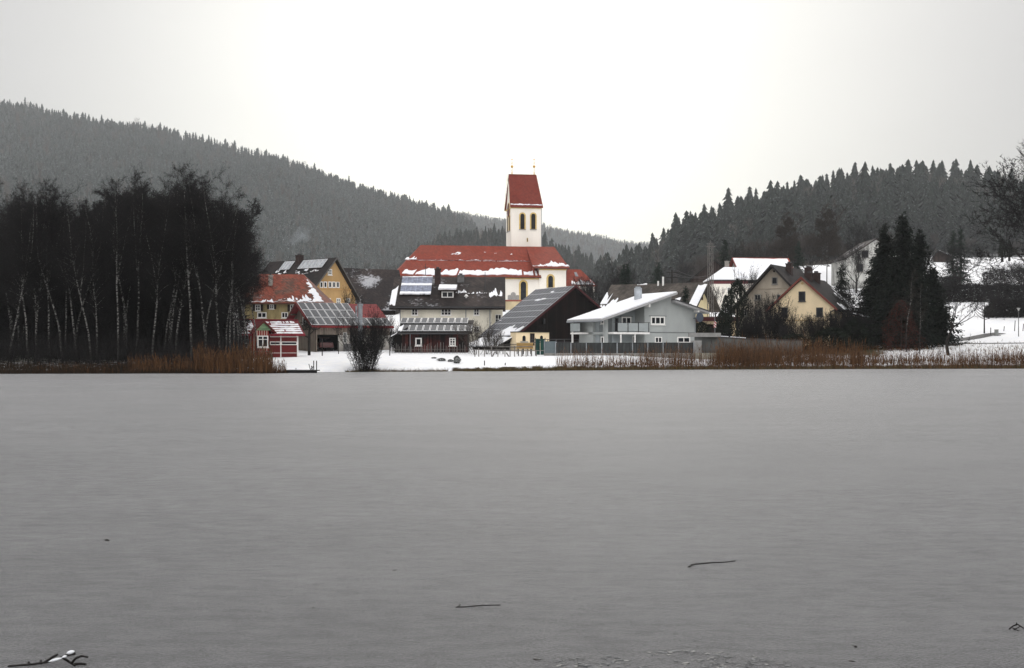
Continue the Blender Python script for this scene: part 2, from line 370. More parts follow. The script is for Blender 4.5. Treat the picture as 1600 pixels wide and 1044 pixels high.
def place_tree(name,ms,x,y,rz,sc,label,cat,group=None,dz=0.,kids=('trunk','crown')):
    o=empty(name,(x,y,Hs(x,y)+dz),rz,label,cat,group); o.scale=(sc,sc,sc) if isinstance(sc,(int,float)) else sc
    for k,m in zip(kids,ms): link(k,m,o)
    return o
def spruce(seed,Hh,Rr,name,needle=NEEDLE,whorl=.42,gap=.0,dens=1.):
    """trunk with whorls of drooping boughs set with needle sprays"""
    r=random.Random(seed); mb=MB(); mb.tube((0,0,0),(0,0,Hh*.97),Hh*.013,.02,7); tw=[]
    z=Hh*.04+gap
    def tri(a,b,c): tw.append((tuple(a),tuple(b),tuple(c)))
    while z<Hh*.985:
        f=z/Hh; nb=int(r.uniform(6,9)*dens) if f<.93 else 4
        for k in range(nb):
            a=r.uniform(0,6.28); ln=(Rr*(1-f)**.82+.12)*r.uniform(.55,1.15); dirv=Vector((math.cos(a),math.sin(a),0)); sd=Vector((-dirv.y,dirv.x,0))
            zz=z+r.uniform(-.2,.2); n=max(3,int(ln/.38)); pp=Vector((0,0,zz))
            for i in range(n):
                t=(i+1)/n; q=dirv*ln*t+Vector((0,0,zz-ln*.42*t+ln*.22*t*t+(.5 if f>.9 else 0)*t*ln))
                wd=(.16+.34*(1-t))*min(1,ln*.5+.3)
                for s_ in (-1,1):
                    for _ in range(2):
                        b=pp.lerp(q,r.random()); e=b+sd*s_*wd*r.uniform(.6,1.5)+dirv*wd*r.uniform(.1,.9)+Vector((0,0,-wd*r.uniform(.1,.8))); tri(b,b+dirv*r.uniform(.12,.26)+Vector((0,0,r.uniform(-.1,.06))),e)
                b=pp.lerp(q,.5); tri(pp,q+Vector((0,0,-r.uniform(.15,.4))),b+sd*r.uniform(-.12,.12)+Vector((0,0,-r.uniform(.1,.45)))); tri(pp-sd*.06,pp+sd*.06,q)
                pp=q
        z+=whorl*(1-.5*f)*r.uniform(.8,1.2)
    V=np.array(tw,dtype=np.float32).reshape(-1,3); return mb.mesh(name+'_trunk',BARK),np_mesh(name+'_crown',V,np.arange(len(V)).reshape(-1,3),needle)
def far_spruce(seed,Hh,layers,spikes,Rr):
    """conifer as seen from hundreds of metres: jagged whorls of boughs; returns triangles of trunk and crown"""
    r=random.Random(seed); T=[]; c0=r.uniform(.12,.28)
    for i in range(layers):
        f=c0+(1-c0)*(i/layers); zt=Hh*min(1,f+(1-c0)/layers*1.7); rad=Rr*((1-f)/(1-c0))**.85*r.uniform(.8,1.15)+.25; n=max(4,int(spikes*(1-.45*f))); a0=r.uniform(0,6.28)
        for k in range(n):
            a=a0+6.283*k/n+r.uniform(-.25,.25); rr=rad*r.uniform(.6,1.2); zz=Hh*f-rr*.3*r.uniform(.2,1.4); wv=1.25*3.14/n
            z2=Hh*f+r.uniform(.1,.6)
            T.append(((0,0,zt),(rr*math.cos(a),rr*math.sin(a),zz),(rr*.62*math.cos(a+wv),rr*.62*math.sin(a+wv),z2)))
            T.append(((0,0,zt),(rr*.62*math.cos(a-wv),rr*.62*math.sin(a-wv),z2),(rr*math.cos(a),rr*math.sin(a),zz)))
    k=Hh*.012; B=[]
    for i in range(3):
        a,b=6.283*i/3,6.283*(i+1)/3; p=[(k*math.cos(a),k*math.sin(a),-2),(k*math.cos(b),k*math.sin(b),-2),(0,0,Hh)]; B.append(tuple(p))
    return np.array(T,dtype=np.float32),np.array(B,dtype=np.float32)
def far_bare(seed,Hh,Rr,n=260):
    r=random.Random(seed); T=[]; B=[]
    for i in range(9):
        a=r.uniform(0,6.28); q=Vector((math.cos(a)*Rr*.6*r.random(),math.sin(a)*Rr*.6*r.random(),Hh*r.uniform(.6,.95))); w_=.16
        B.append(((-w_,0,-2 if i==0 else Hh*.25),(w_,0,-2 if i==0 else Hh*.25),tuple(q)))
    for i in range(n):
        f=r.random(); a=r.uniform(0,6.28); z=Hh*(.3+.6*f); rad=Rr*math.sin(min(1,f*1.1+.15)*2.8)**.6*r.uniform(.2,1); b=Vector((math.cos(a)*rad,math.sin(a)*rad,z))
        d=Vector((math.cos(a)*.5+r.gauss(0,.3),math.sin(a)*.5+r.gauss(0,.3),1.)).normalized()*r.uniform(.8,2.2); s_=Vector((r.gauss(0,1),r.gauss(0,1),0)).normalized()*.07
        T.append((tuple(b-s_),tuple(b+s_),tuple(b+d)))
    return np.array(T,dtype=np.float32),np.array(B,dtype=np.float32)
FARBARE=mat('forest_bare_twigs',(.10,.085,.075),.9,.2,.1)
FTRUNK=mat('forest_trunk_bark',(.07,.055,.045),.9,.3,.5)
def forest_stuff(name,pts,hr,label,layers,spikes,bare=.06,seed=1,wd=.17,nm=None):
    r=np.random.RandomState(seed); cv=[[q/20. for q in far_spruce(seed*50+i,20.,layers,spikes,20*wd*random.uniform(.85,1.2))] for i in range(6)]; bv=[[q/18. for q in far_bare(seed*70+i,18.,4.,260)] for i in range(3)]
    A=[];M=[]
    for (x,y) in pts:
        h=r.uniform(*hr)*(1+.16*float(nz2(x,y,.045)))*(1.2 if r.rand()<.06 else 1); isb=(r.rand()<bare) or (bare>0 and nz2(x,y,.02)>.85 and r.rand()<.5); c,b=(bv if isb else cv)[r.randint(3 if isb else 6)]
        a=r.uniform(0,6.28); ca,sa=math.cos(a),math.sin(a); wsc=h*(1.28 if not isb else .9)*r.uniform(.75,1.3)
        for q,mi in ((c,2 if isb else 0),(b,1)):
            q=q.reshape(-1,3); o=np.empty_like(q); o[:,0]=(q[:,0]*ca-q[:,1]*sa)*wsc+x; o[:,1]=(q[:,0]*sa+q[:,1]*ca)*wsc+y; o[:,2]=np.maximum(q[:,2],-.08)*h; A.append((o,mi,y)); M.append((x,y,len(o)))
    xs=np.array([m[0] for m in M]); ys=np.array([m[1] for m in M]); hz=H(xs,ys)
    out=[];mi=[]
    for (o,k,_),z in zip(A,hz): o[:,2]+=z; out.append(o); mi.append(np.full(len(o)//3,k))
    V=np.concatenate(out); me=np_mesh(name,V,np.arange(len(V)).reshape(-1,3),[nm or NEEDLEF,FTRUNK,FARBARE],np.concatenate(mi))
    tag(link(name,me),label,'forest',kind='stuff')
def scatter(u0,u1,y0,y1,cell,cond=None,seed=1):
    r=np.random.RandomState(seed); out=[]; y=y0
    while y<y1:
        x=u0*y
        while x<u1*y:
            a=x+r.uniform(-.5,.5)*cell; b=y+r.uniform(-.5,.5)*cell
            if cond is None or cond(a/b*F+800,b): out.append((a,b))
            x+=cell
        y+=cell
    return out
def edge_l(px): return float(np.interp(px,[-100,400,560,640,720,800],[820,850,980,1200,1450,1700]))
forest_stuff('hillside_forest',scatter(-.45,-.03,800,1925,8.6,lambda p,y:y>edge_l(p),3),(14,27),'grey green spruce forest covering the long hill on the left',8,6,.10,2,nm=NEEDLEL)
forest_stuff('knoll_forest',scatter(-.14,.10,950,1190,7.4,lambda p,y:y>np.interp(p,[560,640,900,1000],[1050,1000,1000,1050]),5),(14,21),'dark conifer forest on the round knoll behind the church',9,7,.12,3)
forest_stuff('distant_forest',scatter(-.06,.14,2450,2930,11.,None,7)+scatter(.0,.13,1230,2450,13.,lambda p,y:p>840,8),(16,24),'pale misty forest on the farthest ridge beyond the valley',7,6,.35,4,nm=NEEDLEX)
# the wood on the right hill: every tree its own thing
fs=[]
for i in range(9):
    Hh=22.; c,b=far_spruce(300+i,Hh,19,12,4.1+.9*(i%3)); fs.append((np_mesh('spruce_trunk',b.reshape(-1,3),np.arange(9).reshape(-1,3),FTRUNK),np_mesh('spruce_crown',c.reshape(-1,3),np.arange(len(c)*3).reshape(-1,3),NEEDLEF)))
def bare_far_tree(seed,Hh,spread=.6,twm=None,kids=(2,3),maxd=3,tw=.05,ntw=4,up=.2,trunk=.25,droop=0.,barkm=None):
    t=Tree(seed); t.limb.tube((0,0,-.3),(0,0,Hh*trunk),Hh*.016,Hh*.012,7,caps=False)
    n=5
    for k in range(n):
        a=6.28*k/n+t.r.uniform(-.4,.4); e=t.r.uniform(.7,1.3)
        t.grow(Vector((0,0,Hh*trunk*t.r.uniform(.75,1))),Vector((math.cos(a)*math.cos(e),math.sin(a)*math.cos(e),math.sin(e))),Hh*.3,Hh*.008,0,maxd,spread,up,droop,tw,ntw,3,kids)
    return tree_meshes(t,'bare_tree',barkm or BARK,twm or TWIG)
fb=[bare_far_tree(500+i,15.,tw=.07,ntw=3,twm=TWIGB) for i in range(3)]
def rcond(px,y):
    y0=np.interp(px,[940,1000,1060,1150,1330,1400,1600,1700],[640,520,455,425,470,552,552,552]); return y>y0 and y<np.interp(px,[960,1000,1100],[780,850,880])
PR=scatter(.07,.43,420,885,7.6,rcond,9); PR.sort(key=lambda p:p[1])
far_=PR[285:]; PR=PR[:285]
forest_stuff('hilltop_forest',far_,(15,31),'the dark spruces rising behind the front rows of the wood on the right hill',12,9,.07,6,.19)
rr=random.Random(5); nI=0
for (x,y) in PR:
    px=x/y*F+800; bare=rr.random()<(.5 if px<1330 else .15)
    if bare: ms=fb[rr.randrange(3)]; s_=rr.uniform(.6,.9); place_tree('bare_tree',ms,x,y,rr.uniform(0,6.28),s_,'leafless brown tree standing in the hillside wood above the right-hand houses','tree','bare trees in the wood on the right hill')
    else:
        ms=fs[rr.randrange(9)]; s_=rr.uniform(.78,1.12)*float(np.interp(px,[1000,1100,1350,1400,1600],[.5,.55,.75,1.08,1.0])); place_tree('spruce_tree',ms,x,y,rr.uniform(0,6.28),(s_,s_,s_),'tall grey green spruce in the wood on the right-hand hill','tree','spruces in the wood on the right hill'); nI+=1
print('right wood',len(PR),nI)
# ---------------------------------------------------------------- buildings
GLASS=mat_glass()
WHITE=mat('white_paint',(.74,.73,.70),.6,.1,3); GREYW=mat('weathered_grey_wood',(.16,.15,.14),.9,.3,3); DARKM=mat('dark_metal',(.03,.03,.032),.5,.2,3,spec=.4)
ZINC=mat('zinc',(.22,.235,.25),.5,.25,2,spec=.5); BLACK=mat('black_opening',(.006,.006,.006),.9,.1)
SOLAR=None
def mk_solar(name,col,rough):
    g=G(name); o=g.xyz(g.tc.outputs['Generated']); n=g.noise(2.,3)
    gx=g.ramp(g.m('ABSOLUTE',g.m('SUBTRACT',g.m('FRACT',g.m('MULTIPLY',o[0],6)),.5)),.44,.5); f=g.m('MULTIPLY',g.ramp(n,.3,.7,.8,1.3),g.m('ADD',1.,g.m('MULTIPLY',gx,.7)))
    return g.fin(g.mix(1.,tuple(col)+(1,),g.gray(f),'MULTIPLY'),rough,.1)
SOLAR=mk_solar('solar_cells',(.026,.030,.040),.45); SFRAME=mat('panel_frame',(.55,.56,.57),.5,.1,3,spec=.4)
class Bd:
    def __init__(s,name,label,cat,px,Y,deg,zb=None,group=None):
        s.a=R(deg); s.c,s.s=math.cos(s.a),math.sin(s.a); s.O=(WX(px,Y),Y); s.zb=Hs(*s.O) if zb is None else zb
        s.o=empty(name,(s.O[0],s.O[1],s.zb),s.a,label,cat,group)
    def P(s,x,y): return (s.O[0]+x*s.c-y*s.s, s.O[1]+x*s.s+y*s.c)
    def fx(s,px,y=0):
        p=s.P(0,y); u=(px-800)/F; return (u*p[1]-p[0])/(s.c-u*s.s)
    def fz(s,px,row,y=0): return WZ(row,s.P(s.fx(px,y),y)[1])-s.zb
    def sy(s,px,x):
        p=s.P(x,0); u=(px-800)/F; return (p[0]-u*p[1])/(s.s+u*s.c)
    def zr(s,row,x,y): return WZ(row,s.P(x,y)[1])-s.zb
    def part(s,name,mb,m,parent=None,label=None):
        if len(mb.cuts)>1:
            for q in mb.pieces(): o=q.build(name,m,parent or s.o)
            return o
        o=mb.build(name,m,parent or s.o)
        if label: o['label']=label
        return o
    def M(s,pl):
        if pl[0]=='f': y=pl[1]; return lambda a,z,d:(a,y-d,z)
        x,sg=pl[1],pl[2]; return lambda a,z,d:(x+sg*d,a,z)
    def bar(s,mb,m,a0,z0,a1,z1,d0,d1,mi=0):
        mb.prism([m(a0,z0,d0),m(a1,z0,d0),m(a1,z1,d0),m(a0,z1,d0)],Vector(m(0,0,d1))-Vector(m(0,0,d0)),mi)
    def win(s,a0,z0,a1,z1,pl=('f',0),nx=2,ny=1,fm=None,fw=.08,sill=True,shut=None,dd=0.,name='window',glass=None,cross=None):
        if a1<a0: a0,a1=a1,a0
        m=s.M(pl); mb=MB(); fm=fm or WHITE
        s.bar(mb,m,a0,z0,a1,z0+fw,dd-.02,dd+.07); s.bar(mb,m,a0,z1-fw,a1,z1,dd-.02,dd+.07); s.bar(mb,m,a0,z0+fw,a0+fw,z1-fw,dd-.02,dd+.07); s.bar(mb,m,a1-fw,z0+fw,a1,z1-fw,dd-.02,dd+.07)
        for i in range(1,nx): x=a0+(a1-a0)*i/nx; s.bar(mb,m,x-fw*.4,z0+fw,x+fw*.4,z1-fw,dd+.005,dd+.06)
        for i in range(1,ny): z=z0+(z1-z0)*(i/ny if ny>2 or not cross else cross); s.bar(mb,m,a0+fw,z-fw*.3,a1-fw,z+fw*.3,dd+.005,dd+.055)
        w_=s.part(name,mb,fm); g=MB(); s.bar(g,m,a0+fw*.5,z0+fw*.5,a1-fw*.5,z1-fw*.5,dd-.01,dd+.025); s.part('pane',g,glass or GLASS,w_)
        if sill: q=MB(); s.bar(q,m,a0-.08,z0-.07,a1+.08,z0-.003,-.01,dd+.13); s.part('sill',q,fm,w_)
        if shut:
            for sd in (0,1):
                q=MB(); wd=(a1-a0)*.48; x0=a0-wd-.03 if sd==0 else a1+.03; s.bar(q,m,x0,z0,x0+wd,z1,.01,.06); s.part('shutter',q,shut,w_)
        return w_
    def winp(s,p0,r0,p1,r1,y=0,**k):
        a0,a1=s.fx(p0,y),s.fx(p1,y); z1=s.fz((p0+p1)/2,r0,y); z0=s.fz((p0+p1)/2,r1,y); return s.win(a0,z0,a1,z1,pl=('f',y),**k)
    def arch(s,a0,z0,a1,z1,pl,fm,surround=.22,glass=None,name='window'):
        m=s.M(pl)
        def pts(e):
            r=(a1-a0)/2+e; cx=(a0+a1)/2; zt=z1-(a1-a0)/2; o=[(cx-r,z0-e*.3),(cx+r,z0-e*.3)]+[(cx+r*math.cos(t*math.pi/8),zt+r*math.sin(t*math.pi/8)) for t in range(9)]
            return o
        off=lambda d0,d1:Vector(m(0,0,d1))-Vector(m(0,0,d0))
        mb=MB(); mb.prism([m(a,z,-.02) for a,z in pts(surround)],off(-.02,.05)); w_=s.part(name,mb,fm)
        g=MB(); g.prism([m(a,z,.0) for a,z in pts(0)],off(0,.056)); s.part('pane',g,glass or GLASS,w_)
        q=MB(); s.bar(q,m,a0-.25,z0-.16,a1+.25,z0-.05,-.02,.16); s.part('sill',q,ZINC,w_); return w_
    def walls(s,prof,y0,y1,m,name='wall'):
        mb=MB(); mb.prism([(x,y0,z) for x,z in prof],(0,y1-y0,0)); return s.part(name,mb,m)
    def roof(s,prof,y0,y1,m,th=.22,name='roof',axis='y'):
        """prof: top line of the roof section, extruded along y (or along x when axis='x')"""
        mb=MB()
        for (a,b) in zip(prof[:-1],prof[1:]):
            q=[(a[0],a[1]),(b[0],b[1]),(b[0],b[1]-th),(a[0],a[1]-th)]
            if axis=='y': mb.prism([(x,y0,z) for x,z in q],(0,y1-y0,0))
            else: mb.prism([(y0,x,z) for x,z in q],(y1-y0,0,0))
        return s.part(name,mb,m)
    def chimney(s,x,y,z0,z1,w_,m,cap=True,name='chimney',parent=None,snow=False):
        mb=MB(); mb.box(x-w_/2,y-w_/2,z0,x+w_/2,y+w_/2,z1-.12 if cap else z1)
        if cap: mb.box(x-w_/2-.07,y-w_/2-.07,z1-.117,x+w_/2+.07,y+w_/2+.07,z1)
        c=s.part(name,mb,m,parent)
        if cap:
            q=MB(); q.box(x-w_/4,y-w_/4,z1+.003,x+w_/4,y+w_/4,z1+.22); s.part('flue',q,DARKM,c)
        return c
def slab(mb,pts,th,mi=0):
    a,b,c=[Vector(p) for p in pts[:3]]; n=(b-a).cross(c-a).normalized()
    if n.z<0: n=-n
    mb.prism([tuple(Vector(p)-n*th) for p in pts],n*th,mi)
def rplane(e0,e1,r0,r1):
    """e0,e1 the two eave ends, r0,r1 the ridge ends; returns f(a,b,h)"""
    e0,e1,r0,r1=[Vector(v) for v in (e0,e1,r0,r1)]; n=(e1-e0).cross(r0-e0).normalized()
    if n.z<0: n=-n
    return lambda a,b,h=0.:(e0.lerp(e1,a)).lerp(r0.lerp(r1,a),b)+n*h
def snow_strip(mb,f,a0,a1,b0,b1,jb=.02,jt=.06,th=.09,n=40,seed=1,gap=0.):
    r=random.Random(seed); lo=[];hi=[]
    l,h=0.,0.; mb.cut()
    for i in range(n+1): l=l*.6+r.gauss(0,jb); h=h*.6+r.gauss(0,jt); lo.append(b0+l); hi.append(max(b0+l+.01,b1+h))
    for i in range(n):
        if gap and r.random()<gap: mb.cut(); continue
        x0,x1=a0+(a1-a0)*i/n,a0+(a1-a0)*(i+1)/n
        p=[f(x0,lo[i],-.01),f(x1,lo[i+1],-.01),f(x1,hi[i+1],-.01),f(x0,hi[i],-.01)]; q=[f(x0,lo[i],th),f(x1,lo[i+1],th),f(x1,hi[i+1],th*.5),f(x0,hi[i],th*.5)]
        k=len(mb.v); mb.v+=[tuple(v) for v in p+q]
        mb.f+=[(k,k+1,k+2,k+3),(k+4,k+5,k+6,k+7),(k,k+1,k+5,k+4),(k+3,k+2,k+6,k+7),(k,k+3,k+7,k+4),(k+1,k+2,k+6,k+5)]; mb.m+=[0]*6
def snow_blob(mb,f,a,b,ra,rb,th=.05,seed=1):
    r=random.Random(seed); n=14; base=[];top=[]; mb.cut()
    for i in range(n):
        t=6.283*i/n; k=r.uniform(.6,1.15); base.append(f(a+ra*k*math.cos(t),b+rb*k*math.sin(t),.003)); top.append(f(a+ra*k*.8*math.cos(t),b+rb*k*.8*math.sin(t),th))
    k=len(mb.v); mb.v+=[tuple(v) for v in base+top]
    for i in range(n): j=(i+1)%n; mb.f.append((k+i,k+j,k+n+j,k+n+i)); mb.m.append(0)
    mb.f.append(tuple(range(k+n,k+2*n))); mb.m.append(0)
def panels(bd,f,a0,a1,b0,b1,nx,ny,skip=None,name='solar_panel',cell=None,frame=None,gap=.06,h=.12,fr=.06,La=1.,Lb=1.,parent=None):
    for j in range(ny):
        for i in range(nx):
            if skip and skip(i,j): continue
            x0=a0+(a1-a0)*i/nx; x1=a0+(a1-a0)*(i+1)/nx; z0=b0+(b1-b0)*j/ny; z1=b0+(b1-b0)*(j+1)/ny; mb=MB()
            ga,gb=gap/2/La,gap/2/Lb; fa,fb=fr/La,fr/Lb
            def pr(x0,x1,z0,z1,h0,h1,mi): mb.prism([f(x0,z0,h0),f(x1,z0,h0),f(x1,z1,h0),f(x0,z1,h0)],f(x0,z0,h1)-f(x0,z0,h0),mi)
            pr(x0+ga,x1-ga,z0+gb,z1-gb,h-.05,h,0); pr(x0+ga+fa,x1-ga-fa,z0+gb+fb,z1-gb-fb,h-.02,h+.006,1)
            bd.part(name,mb,[frame or SFRAME,cell or SOLAR],parent)
T_RED=mat_tiles('red_roof_tiles',(.27,.05,.028),moss=(.19,.042,.026),var=.12,lines=.8,snow=0)
T_TOWER=mat_tiles('tower_roof_tiles',(.20,.032,.018),moss=(.15,.028,.018),var=.12,lines=.8,snow=0)
T_REDW=mat_tiles('weathered_red_tiles',(.24,.055,.03),moss=(.10,.05,.035),snow=.45,patch=(.56,.66),var=.3)
T_DARK=mat_tiles('dark_roof_tiles',(.017,.012,.011),moss=(.034,.024,.021),snow=.4,patch=(.53,.63),var=.35)
T_BLACK=mat_tiles('black_roof_tiles',(.011,.009,.009),moss=(.018,.013,.012),var=.3)
T_BROWN=mat_tiles('brown_roof_tiles',(.050,.042,.035),moss=(.08,.068,.057),var=.25,lines=.7)
CHURCHW=mat_plaster('church_render',(.84,.80,.72),.08,.25); CREAM=mat_plaster('cream_render',(.72,.66,.52),.2)
STONEY=mat('yellow_window_surround',(.60,.44,.17),.85,.15,2); GREYHW=mat_plaster('grey_render',(.35,.37,.36),.1); OCHRE=mat_plaster('ochre_render',(.50,.32,.14),.2)
OLDY=mat_plaster('old_yellow_render',(.36,.29,.14),.5,.8); FARMW=mat_plaster('farm_render',(.70,.66,.55),.18); YEL=mat_plaster('warm_yellow_render',(.82,.67,.44),.12)
BEIGE=mat_plaster('beige_render',(.40,.35,.28),.3,.6); REDM=mat('red_barge_paint',(.16,.02,.018),.6,.2,3)
PLKD=mat_planks('black_brown_planks',(.006,.0045,.004),.2,0,.5,(.009,.004,.0035)); BRICKC=mat('sooty_brick',(.035,.022,.02),.9,.35,3)
# --- church ------------------------------------------------------------------
def church():
    b=Bd('church','white parish church with red tiled roof and tall saddle-roofed tower','church',790,232,10,zb=10.)
    nl,nr=b.fx(622),b.fx(842)
    D=13.; zl=b.fz(700,431); zr_=b.zr(384,(nl+nr)/2,D/2)
    b.walls([(nl+.2,0),(nr,0),(nr,zl),(nl+.2,zl)],0,D,CHURCHW,'nave_wall')
    q=MB(); q.box(nl,-.18,zl-.5,nr+.05,-.003,zl-.05); b.part('cornice',q,STONEY)
    # nave roof, hipped at its west end
    rl=b.fx(657,D/2); e=.7; A=(nl-.9,-e,zl-.1); B=(nr+.3,-e,zl-.1); C=(b.fx(866,D/2),D/2,zr_); Dd=(rl,D/2,zr_); Bk=(nr+.3,D+e,zl-.1); Ak=(nl-.9,D+e,zl-.1)
    Rr=(nr+.3,D/2,zr_)
    m=MB(); slab(m,[A,B,Rr,Dd],.25); slab(m,[Ak,Dd,Rr,Bk],.25); slab(m,[A,Dd,Ak],.25); rf=b.part('roof',m,T_RED)
    f=rplane(A,B,Dd,Rr)
    s=MB(); snow_strip(s,f,.045,.975,.045,.21,.008,.03,.13,70,2,.03); b.part('roof_snow',s,SNOW,rf)
    s=MB(); snow_strip(s,f,.0,.995,.50,.52,.004,.010,.10,90,3,.04); snow_strip(s,f,-.02,.07,.515,.57,.004,.03,.1,12,4)
    r=random.Random(3)
    for i,(a,bb,l_) in enumerate(((.31,.70,.06),(.34,.74,.045),(.36,.71,.03),(.57,.79,.015),(.66,.75,.015),(.79,.73,.015))): snow_strip(s,f,a,a+l_,bb,bb+.02,.006,.014,.05,max(3,int(l_*260)),i+30,.12)
    b.part('roof_snow',s,SNOW,rf)
    g=MB(); g.tube((A[0],A[1]-.08,A[2]-.1),(B[0],B[1]-.08,B[2]-.1),.12,.12,6); b.part('gutter',g,mat('copper_gutter',(.10,.03,.02),.6,.2,2),rf)
    g=MB(); g.tube(f(.01,.5,.12),f(.99,.5,.12),.05,.05,5); b.part('snow_guard',g,REDM,rf)
    # choir, taller walls and hipped east end
    cl,cr=nr,b.fx(884); zc=b.fz(860,418); Dc=12.; 
    b.walls([(cl+.003,0),(cr,0),(cr,zc),(cl+.003,zc)],-.25,Dc,CHURCHW,'choir_wall')
    q=MB(); q.box(cl+.003,-.43,zc-.5,cr+.1,-.253,zc-.05); b.part('cornice',q,STONEY)
    A2=(cl-1.2,-.95,zc-.1); B2=(cr+.5,-.95,zc-.1); R2=(C[0],D/2,zr_+.02); L2=(cl-1.2,D/2,zr_+.02); Bk2=(cr+.5,Dc+.7,zc-.1); Ak2=(cl-1.2,Dc+.7,zc-.1)
    m=MB(); slab(m,[A2,B2,R2,L2],.25); slab(m,[B2,Bk2,R2],.25); slab(m,[Ak2,L2,R2,Bk2],.25); m.prism([(A2[0],A2[1],A2[2]-.25),(A2[0],D/2,zr_-.3),(A2[0],D/2,zr_-.7),(A2[0],A2[1],A2[2]-.9)],(.12,0,0)); r2=b.part('choir_roof',m,T_RED)
    f2=rplane(A2,B2,L2,R2); s=MB(); snow_strip(s,f2,.0,.5,.06,.12,.01,.025,.1,20,5); snow_strip(s,f2,.45,.92,.06,.23,.01,.04,.14,16,6); snow_strip(s,f2,.9,1.02,.06,.13,.01,.02,.1,6,7); b.part('roof_snow',s,SNOW,r2)
    g=MB(); g.tube((A2[0],A2[1]-.08,A2[2]-.1),(B2[0],B2[1]-.08,B2[2]-.1),.12,.12,6); b.part('gutter',g,MC['copper_gutter'],r2)
    for (p0,r0,p1,r1,y) in ((813.5,440,822,469,0),(856.5,431,864,449,-.25),(776,441,784.5,469,0),(738,441,746.5,469,0),(700,441,708,469,0),(662,441,670,469,0)):
        b.arch(b.fx(p0,y),b.fz(p0,r1,y),b.fx(p1,y),b.fz(p1,r0,y),('f',y),STONEY,.32)
    # tower
    Y=9.; tl,tr=b.fx(799,Y),b.fx(845.5,Y); W=tr-tl; ze=b.fz(820,323,Y); tz=b.zr(272.5,tl+W/2,Y+W/2)
    b.walls([(tl,0),(tr,0),(tr,ze),(tl,ze)],Y,Y+W,CHURCHW,'tower_wall')
    # gable ends of the tower roof
    e=.35; rid0,rid1=b.fx(795.5,Y+W/2),b.fx(838,Y+W/2)
    m=MB(); yc=Y+W/2
    for x0,x1 in ((tl+.03,tl+.33),(tr-.75,tr-.45)): m.prism([(x0,Y+.02,ze-.01),(x0,Y+W-.02,ze-.01),(x0,yc,tz-.5)],(x1-x0,0,0))
    b.part('tower_gable',m,CHURCHW)
    q=MB(); q.box(tl-.12,Y-.12,ze-.35,tr+.12,Y+W+.12,ze-.1); b.part('tower_cornice',q,STONEY)
    A=(tl-.3,Y-e,ze-.15); B=(tr+.35,Y-e,ze-.15); C=(rid1,yc,tz); Dv=(rid0-.1,yc,tz); Ak=(tl-.3,Y+W+e,ze-.15); Bk=(tr+.35,Y+W+e,ze-.15)
    m=MB(); slab(m,[A,B,C,Dv],.16); slab(m,[Ak,Dv,C,Bk],.16); slab(m,[(tr+.1,Y-e+.35,ze-.1),(tr+.1,Y+W+e-.35,ze-.1),(rid1-.1,yc,tz-.25)],.16); rf=b.part('tower_roof',m,T_TOWER)
    f=rplane(A,B,Dv,C); s=MB(); snow_strip(s,f,.02,.98,.065,.085,.004,.006,.09,40,8); b.part('roof_snow',s,SNOW,rf)
    q=MB()
    for yy,sg in ((Y-e,1),(Y+W+e,-1)): q.prism([(tl-.34,yy,ze-.45),(tl-.34,yc,tz-.32),(tl-.34,yc,tz+.04),(tl-.34,yy,ze-.1)],(.04,0,0))
    b.part('bargeboard',q,mat('cream_barge',(.66,.58,.4),.8,.1),rf)
    GOLD=mat('gilded_metal',(.55,.33,.08),.4,.2,3,spec=.5,metal=.6)
    for px in (800,834.5):
        x=b.fx(px,yc); z0=tz-.1; z1=b.zr(247,x,yc); zb_=b.zr(260.5,x,yc); q=MB(); q.tube((x,yc,z0),(x,yc,z1),.06,.03,6); q.tube((x,yc,z0),(x,yc,z0+.7),.13,.05,6)
        for k in range(4): 
            h0,h1=[(-.26,-.18),(-.18,0),(0,.18),(.18,.26)][k]; rr=[.05,.22,.27,.22,.05]; q.tube((x,yc,zb_+h0),(x,yc,zb_+h1),rr[k],rr[k+1],10)
        z=b.zr(249.5,x,yc); q.box(x-.22,yc-.03,z-.04,x+.22,yc+.03,z+.04); q.tube((x,yc,z-.75),(x,yc,z-.6),.1,.1,6); b.part('finial',q,GOLD)
    BELL=mat('louvre_dark',(.012,.011,.010),.8,.2)
    for p0,p1 in ((813,819.5),(830,836.5)): b.arch(b.fx(p0,Y),b.fz(p0,358,Y),b.fx(p1,Y),b.fz(p1,334,Y),('f',Y),STONEY,.25,BELL)
    b.win(b.fx(823,Y),b.fz(824,378,Y),b.fx(825,Y),b.fz(824,372,Y),('f',Y),nx=1,fm=STONEY,fw=.05,sill=False,name='slit_window')
    for t in (.33,.67): y0=Y+W*t; b.arch(y0-.45,b.fz(800,359,Y),y0+.45,b.fz(800,335,Y),('s',tl,-1),STONEY,.2,BELL)
    zc_=b.fz(796,326,Y)
    def disc(r,d0,d1,mm,nm,par=None):
        m=MB(); pts=[(tl-d0,Y+W/2+r*math.cos(i*6.283/28),zc_+r*math.sin(i*6.283/28)) for i in range(28)]; m.prism(pts,(-(d1-d0),0,0)); return b.part(nm,m,mm,par)
    ck=disc(1.25,0,.12,mat('clock_dial',(.10,.03,.03),.5,.1),'clock'); disc(1.38,-.0,.08,GOLD,'dial_ring',ck)
    q=MB(); q.box(tl-.16,Y+W/2-.05,zc_,tl-.122,Y+W/2+.05,zc_+1.05); q.box(tl-.16,Y+W/2,zc_-.05,tl-.122,Y+W/2+.7,zc_+.05); b.part('clock_hands',q,GOLD,ck)
    g=MB(); g.tube((tr+.08,Y-.1,0),(tr+.08,Y-.1,ze-.3),.06,.06,5); b.part('downpipe',g,ZINC)
    # sacristy with hipped roof
    y=2.; sl,sr=b.fx(885.5,y),b.fx(929,y); zs=b.fz(905,446,y); Ds=6.5
